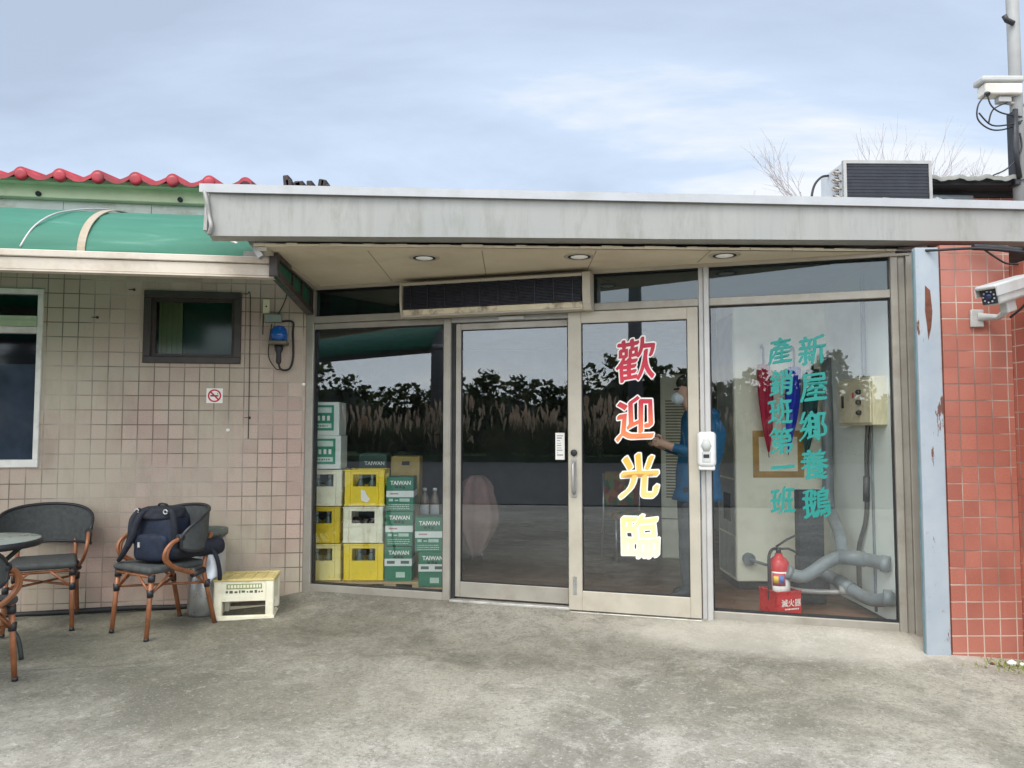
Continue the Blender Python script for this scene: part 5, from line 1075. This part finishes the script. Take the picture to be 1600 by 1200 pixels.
# backpack on chair 2
def C2(x, y, z): return ch2.matrix_basis @ Vector((x, y, z))
bk = thing('backpack', 'navy blue backpack with dangling straps sitting on the chair', 'backpack', C2(0.035, 0.0, 0.486), R(-16))
def softbox(name, c, s, mat, par, taper=0.8, n=2, nz=0.012, seed=1, e=3.2):
    b = MB(); rings = []; rr = random.Random(seed); K = 14; NN = 36
    for k in range(K + 1):
        t = k / K; zz_ = -1 + 2 * t; prof = (1 - abs(zz_) ** 5) ** (1 / 3.0) if abs(zz_) < 1 else 0.02
        prof = max(prof, 0.02) * (1 - (1 - taper) * t)
        ring = []
        for j in range(NN):
            a = 2 * math.pi * j / NN; ca, sa = math.cos(a), math.sin(a); q = (abs(ca) ** e + abs(sa) ** e) ** (-1 / e)
            wob = 1 + nz * 3 * math.sin(3 * a + 5 * t + seed) + nz * 2 * math.sin(7 * a - 9 * t)
            ring.append((c[0] + s[0] * prof * q * ca * wob, c[1] + s[1] * prof * q * sa * wob, c[2] + s[2] * (zz_ + 1)))
        rings.append(ring)
    b.loft(rings); return b.build(name, mat, par)
softbox('main_bag', (0, 0, 0.0), (0.198, 0.14, 0.188), M_navy, bk, 0.82)
softbox('front_pocket', (0, -0.115, 0.01), (0.145, 0.05, 0.10), M_navy, bk, 0.92, seed=4)
softbox('lid', (0.0, -0.01, 0.29), (0.165, 0.13, 0.05), M_navy2, bk, 0.85, seed=6)
for pts in ([(-0.12, -0.10, 0.37), (-0.14, -0.15, 0.30), (-0.15, -0.16, 0.16), (-0.2, -0.17, 0.06), (-0.25, -0.15, 0.015)], [(-0.05, -0.10, 0.375), (-0.09, -0.145, 0.32), (-0.12, -0.165, 0.20), (-0.16, -0.17, 0.11)], [(0.12, -0.08, 0.37), (0.16, -0.1, 0.3), (0.17, -0.08, 0.15), (0.17, -0.05, 0.05)]):
    b = MB(); P_ = [Vector(p) for p in pts]; rings = []
    b.tube(pts, [0.018, 0.024, 0.024, 0.018, 0.015][:len(pts)], 8, sm=5); b.build('strap', M_navy2, bk)
b = MB(); b.tube([(-0.04, -0.02, 0.38), (-0.02, -0.03, 0.402), (0.03, -0.03, 0.402), (0.05, -0.02, 0.38)], 0.008, 6, sm=4); b.build('grab_loop', M_navy2, bk)
for x, z in ((-0.125, 0.36), (0.115, 0.36)): b = MB(); b.tube([(x + 0.016 * math.cos(a), -0.132 - 0.0, z + 0.014 * math.sin(a)) for a in [i * 0.45 for i in range(14)]], 0.004, 6); b.build('buckle', M_alu_pale, bk)
b = MB(); b.box(-0.075, -0.06, -0.172, -0.164, 0.115, 0.15); b.build('buckle', M_alu_pale, bk); b = MB(); b.box(-0.145, -0.138, -0.14, -0.13, 0.22, 0.27); b.build('buckle', M_alu_pale, bk)
pch = thing('rolled_bag', 'black rolled bag poking out behind the chair that holds the backpack', 'bag', C2(0.20, 0.10, 0.57), R(-33))
b = MB(); rings = []
for k in range(15):
    t = k / 14; rad = 0.062 * min(1, (1 - abs(2 * t - 1) ** 8) ** 0.4 + 0.06); p = Vector((-0.02, -0.16, 0.0)).lerp(Vector((0.02, 0.26, 0.0)), t)
    rings.append([(p.x + rad * math.cos(a) * 0.95, p.y, p.z + rad * math.sin(a) * (1 + 0.06 * math.sin(4 * t * 6))) for a in [2 * math.pi * j / 20 for j in range(20)]])
b.loft(rings); b.build('roll', M_navy2, pch)
b = MB(); b.tube([(0.0, 0.1, 0.05), (0.07, 0.15, -0.05), (0.08, 0.18, -0.16), (0.06, 0.2, -0.24)], 0.016, 8, sm=4); b.build('strap', M_navy2, pch)
# steel bin
bn_ = thing('steel_bin', 'round stainless steel bin behind the backpack chair', 'bin', (-2.335, 5.95, gh(-2.335, 5.95)))
b = MB(); b.lathe([(0.11, 0.0), (0.128, 0.004), (0.135, 0.02), (0.135, 0.60), (0.128, 0.60), (0.124, 0.03), (0.1, 0.02)], n=32); b.build('body', M_steel, bn_)
b = MB(); b.lathe([(0.132, 0.598), (0.148, 0.60), (0.150, 0.63), (0.146, 0.645), (0.10, 0.64), (0.098, 0.61)], n=32); b.build('rim', plain('bin_rim', (0.10, 0.115, 0.10), 0.45), bn_)
# upturned cream crate
uc = thing('upturned_crate', 'cream plastic bottle crate turned upside down by the entrance', 'crate', (-2.185, 5.70, gh(-2.0, 5.72)), R(9))
b = MB(); Wc, Dc, Hc = 0.425, 0.335, 0.295
for sx_ in (0, 1):
    for sy_ in (0, 1): b.box(sx_ * (Wc - 0.058), sx_ * (Wc - 0.058) + 0.058, sy_ * (Dc - 0.058), sy_ * (Dc - 0.058) + 0.058, 0, Hc - 0.012, 0.006, seg=1)
for y in (0.005, Dc - 0.023):
    b.box(0.058, Wc - 0.058, y, y + 0.018, 0.135, Hc - 0.013, 0.002, seg=1); b.box(0.058, Wc - 0.058, y, y + 0.018, 0.0, 0.032, 0.002, seg=1)
for x in (0.005, Wc - 0.023):
    b.box(x, x + 0.018, 0.058, Dc - 0.058, 0.135, Hc - 0.013, 0.002, seg=1); b.box(x, x + 0.018, 0.058, Dc - 0.058, 0.0, 0.032, 0.002, seg=1)
b.box(-0.006, Wc + 0.006, -0.006, 0.006, 0.0, 0.03, 0.003, seg=1); b.box(Wc - 0.006, Wc + 0.006, 0.0065, Dc, 0.0, 0.03, 0.003, seg=1)
b.build('shell', M_cratecream, uc)
b = MB()
for a in ((-0.004, Wc + 0.004, -0.004, 0.022), (-0.004, Wc + 0.004, Dc - 0.022, Dc + 0.004)): b.box(a[0], a[1], a[2], a[3], Hc - 0.012, Hc + 0.002, 0.002, seg=1)
for k in range(6): x = -0.004 + k * (Wc - 0.006) / 5; b.box(x, x + 0.014, 0.0225, Dc - 0.0225, Hc - 0.03, Hc, 0.002, seg=1)
for k in range(3): y = 0.085 + k * 0.075; b.box(0.02, Wc - 0.02, y, y + 0.014, Hc - 0.028, Hc - 0.002)
b.build('base_grid', plain('yellowed_cream', (0.62, 0.50, 0.20), 0.5, 0, 0.12, 9, dirt=(0.25, 0.18, 0.06)), uc)
b = MB(); b.box(0.09, 0.34, 0.0035, 0.0047, 0.225, 0.262); gp = b.build('label_panel', plain('faded_green', (0.22, 0.27, 0.10), 0.6), uc)
b = MB(); rr = random.Random(21); x = 0.10
while x < 0.325:
    w_ = rr.uniform(0.012, 0.02); b.box(x, x + w_, 0.002, 0.0034, 0.232, 0.255)
    b.box(x + 0.004, x + w_ - 0.004, 0.0008, 0.0019, 0.238, 0.246); x += w_ + 0.006
b.build('letter_marks', M_cratecream, gp)
b = MB(); x = 0.085
for w_ in (0.02, 0.03, 0.026, 0.012, 0.03, 0.014, 0.03, 0.022, 0.012, 0.016):
    b.box(x, x + w_ * 0.8, 0.0035, 0.0047, 0.196 + rr.uniform(-0.002, 0.004), 0.212 + rr.uniform(-0.004, 0.003)); x += w_ + 0.006
b.build('print_row', plain('green_ink', (0.09, 0.11, 0.06), 0.6), uc)

# ------------------------------------------------------------------ weeds and rubble at the red wall
b = MB(); rr = random.Random(8)
for i in range(900):
    x = rr.gauss(3.14, 0.17); y = 4.60 + rr.gauss(0, 0.045); z = gh(x, y)
    h_ = rr.uniform(0.006, 0.034); a = rr.uniform(0, 6.28); dx, dy = 0.004 * math.cos(a), 0.004 * math.sin(a); lx, ly = rr.uniform(-0.02, 0.02), rr.uniform(-0.02, 0.02)
    b._f([b.bm.faces.new([b.bm.verts.new(p) for p in ((x - dx, y - dy, z), (x + dx, y + dy, z), (x + lx, y + ly, z + h_))])])
tag(b.build('weeds', plain('weed_green', (0.24, 0.26, 0.08), 0.8, 0, 0.4, 30)), None, None, kind='stuff')
for k, (u, v, s_, lb) in enumerate(((1581, 1036, 0.028, 'white rubble lump against the foot of the red wall'), (1597, 1037, 0.018, 'smaller white rubble lump at the right edge'), (1550, 1040, 0.012, 'brown pebble by the moss near the red wall'))):
    Y = 4.62; p = at(u, v, Y); b = MB(); ellip(b, (0, 0, s_ * 0.5), (s_, s_ * 0.8, s_ * 0.6), 10)
    for q in b.bm.verts: q.co += Vector((random.uniform(-1, 1), random.uniform(-1, 1), random.uniform(-1, 1))) * s_ * 0.13
    tag(b.build('rubble', M_vinylw if k < 2 else M_rust, None, (p.x, Y, gh(p.x, Y))), lb, 'rubble', 'rubble at the red wall')

# ------------------------------------------------------------------ bare trees behind the building
def bare_tree(lb, x, y, z0, H_, seed):
    rr = random.Random(seed); t = thing('bare_tree', lb, 'tree', (x, y, 0), group='bare trees behind the roof')
    b = MB(); b.tube([(0, 0, -0.1), (0.05, 0, H_ * 0.3), (0.0, 0.05, H_ * 0.52)], [0.14, 0.10, 0.07], 8); b.build('trunk', plain('grey_bark', (0.22, 0.20, 0.18), 0.9, 0, 0.3, 8), t)
    b = MB()
    def grow(p, d, L, r, n):
        q = p + d * L; md_ = p + d * L * 0.5 + Vector((rr.uniform(-1, 1), rr.uniform(-1, 1), 0)) * L * 0.06
        b.tube([p, md_, q], [r, r * 0.8, r * 0.62], 5, cap=False)
        if n == 0: return
        for k in range(rr.choice((2, 3, 3))):
            dv_ = (d + Vector((rr.uniform(-1, 1), rr.uniform(-1, 1), rr.uniform(-0.3, 0.7))) * 0.62).normalized(); grow(p + d * L * rr.uniform(0.55, 1), dv_, L * rr.uniform(0.6, 0.82), r * 0.6, n - 1)
    for k in range(6):
        a = k * 1.05 + rr.uniform(-0.3, 0.3); grow(Vector((0, 0.03, H_ * rr.uniform(0.32, 0.5))), Vector((math.cos(a) * 0.8, math.sin(a) * 0.8, 0.75)).normalized(), H_ * 0.17, 0.028, 4)
    b.build('crown', plain('grey_twig', (0.46, 0.43, 0.44), 0.9, 0, 0.2, 8), t)
bare_tree('bare leafless tree showing left of the condenser', at(1300, 600, 17).x, 17, 0, 9.0, 1)
bare_tree('bare leafless tree showing just above the condenser', at(1390, 600, 17.5).x, 17.5, 0, 10.2, 2)
bare_tree('bare leafless tree showing between the condenser and the pole', at(1530, 600, 16.5).x, 16.5, 0, 9.4, 3)

# ------------------------------------------------------------------ what the glass reflects: the far side of the yard, behind the camera
dR = Vector((-0.45, -0.89, 0)).normalized(); pR = Vector((dR.y * -1, dR.x, 0)); oR = Vector((0, 6, 0))
def RP(d, l, z=0): return oR + dR * d + pR * l + Vector((0, 0, z))
b = MB(); a_, c_ = RP(27, -45), RP(27, 45); e_, f_ = RP(60, 45), RP(60, -45)
b.prism([(f_.x, f_.y), (a_.x, a_.y), (c_.x, c_.y), (e_.x, e_.y)][::1], -0.3, 0.16); tag(b.build('grass_verge', plain('verge_green', (0.05, 0.085, 0.03), 0.9, 0, 0.4, 2)), None, None, kind='structure')
b = MB(); q = [RP(8.8, -60), RP(8.8, 60), RP(26.8, 60), RP(26.8, -60)]; b.prism([(p.x, p.y) for p in q], -0.101, -0.085); tag(b.build('road', plain('asphalt', (0.04, 0.04, 0.042), 0.85, 0, 0.25, 3)), None, None, kind='structure')
b = MB(); rings = []; rr = random.Random(12)
for i in range(121):
    l = -50 + 100 * i / 120; hh = 3.1 + 0.9 * math.sin(l * 0.5) * math.sin(l * 0.23 + 1) + rr.uniform(-0.35, 0.35)
    rings.append([RP(33.6 + rr.uniform(-0.3, 0.3), l, 0.1), RP(33.2 + rr.uniform(-0.3, 0.3), l, hh * 0.6), RP(33.9, l, hh), RP(36, l, hh * 0.8), RP(36, l, 0.1)])
b.loft(rings, True); tag(b.build('distant_wood', plain('wood_green', (0.08, 0.09, 0.06), 0.9, 0, 0.5, 1.2)), None, None, kind='stuff')
rr = random.Random(77); vv, ff = [], []
for i in range(120):
    l = -42 + 84 * i / 119 + rr.uniform(-0.5, 0.5); hgt = 3.6 + 1.1 * math.sin(l * 0.5) * math.sin(l * 0.23 + 1) + rr.uniform(-0.5, 0.8); d = rr.uniform(31, 35)
    for j in range(240):
        t = rr.random() ** 0.7; z = 0.3 + hgt * t; rad = 1.1 * math.sqrt(max(0.04, 1 - (t - 0.4) ** 2 * 2.2)); a = rr.uniform(0, 6.28); q = rad * math.sqrt(rr.random())
        p = RP(d + q * math.sin(a), l + q * math.cos(a), z); s_ = rr.uniform(0.10, 0.24)
        u1 = Vector((rr.uniform(-1, 1), rr.uniform(-1, 1), rr.uniform(-1, 1))).normalized() * s_; u2 = u1.orthogonal().normalized() * s_ * 0.7
        n = len(vv); vv += [p - u1, p + u2, p + u1, p - u2]; ff.append((n, n + 1, n + 2, n + 3))
for i in range(170):      # low shrubs along the kerb
    l = rr.uniform(-34, 34); d = rr.uniform(27.1, 29.0); hh = rr.uniform(0.4, 1.2)
    for j in range(60):
        a = rr.uniform(0, 6.28); q = 0.6 * math.sqrt(rr.random()); p = RP(d + q * math.sin(a), l + q * math.cos(a), 0.12 + hh * rr.random()); s_ = rr.uniform(0.05, 0.13)
        u1 = Vector((rr.uniform(-1, 1), rr.uniform(-1, 1), rr.uniform(-1, 1))).normalized() * s_; u2 = u1.orthogonal().normalized() * s_ * 0.7
        n = len(vv); vv += [p - u1, p + u2, p + u1, p - u2]; ff.append((n, n + 1, n + 2, n + 3))
def leafy(name, c1, c2, sc):
    t = NT(name); v = t.obj(); t.t.nodes.remove(t.b); c = t.ramp(t.noise(v, sc, 4), [(0.35, c1), (0.65, c2)])
    d = t.n('ShaderNodeBsdfDiffuse'); tl = t.n('ShaderNodeBsdfTranslucent'); t.l(c, d.inputs[0]); t.l(c, tl.inputs[0])
    ms = t.n('ShaderNodeMixShader'); ms.inputs[0].default_value = 0.5; t.l(d.outputs[0], ms.inputs[1]); t.l(tl.outputs[0], ms.inputs[2]); t.l(ms.outputs[0], t.out.inputs[0]); return t.m
o = meshobj('distant_tree_line', vv, ff, leafy('leaf_green', (0.05, 0.075, 0.03), (0.12, 0.13, 0.06), 0.7)); tag(o, None, None, kind='stuff')
vv, ff = [], []; fi = []
for i in range(110):
    l = rr.uniform(-30, 30); d = rr.uniform(27.6, 31); H_ = rr.uniform(1.5, 3.1)
    for j in range(90):      # leaves then plumes
        a = rr.uniform(0, 6.28); pl_ = j >= 72 - 20 * math.sin(l * 1.7); L = (rr.uniform(1.0, 1.7) if not pl_ else rr.uniform(0.35, 0.75)); out = rr.uniform(0.1, 1.3)
        s0 = RP(d, l + 0.1 * math.cos(a), 0.15) if not pl_ else RP(d + 0.35 * out * math.sin(a), l + rr.uniform(-1.1, 1.1), H_ - L - rr.uniform(0, 0.9))
        tip = s0 + pR * (math.cos(a) * out * (0.9 if not pl_ else 0.16)) + Vector((0, 0, L)); w_ = pR * (0.03 if not pl_ else rr.uniform(0.03, 0.07))
        mid = (s0 + tip) / 2 + Vector((0, 0, 0.12)); n = len(vv); vv += [s0 - w_ * 0.4, s0 + w_ * 0.4, mid + w_, tip, mid - w_]; ff.append((n, n + 1, n + 2, n + 3, n + 4)); fi.append(1 if pl_ else 0)
o = meshobj('pampas_grass', vv, ff, [leafy('pampas_leaf', (0.08, 0.11, 0.05), (0.16, 0.16, 0.09), 1.5), leafy('pampas_plume', (0.50, 0.36, 0.25), (0.78, 0.62, 0.46), 1.1)])
for p, k in zip(o.data.polygons, fi): p.material_index = k
tag(o, None, None, kind='stuff')
for x, y, lb in ((-19.6, -17.5, 'concrete utility pole reflected in the left pane'), (-11.2, -21.3, 'concrete utility pole reflected above the red characters')):
    t = thing('utility_pole', lb, 'utility pole', (x, y, -0.15)); b = MB(); b.tube([(0, 0, 0), (0, 0, 8.5)], [0.36, 0.28], 16); b.build('shaft', plain('pole_concrete', (0.20, 0.19, 0.18), 0.9), t)
    b = MB(); b.tube([(0, 0, 5.2), (0, 0, 5.45)], 0.34, 16); b.build('band', M_alu_grey, t)
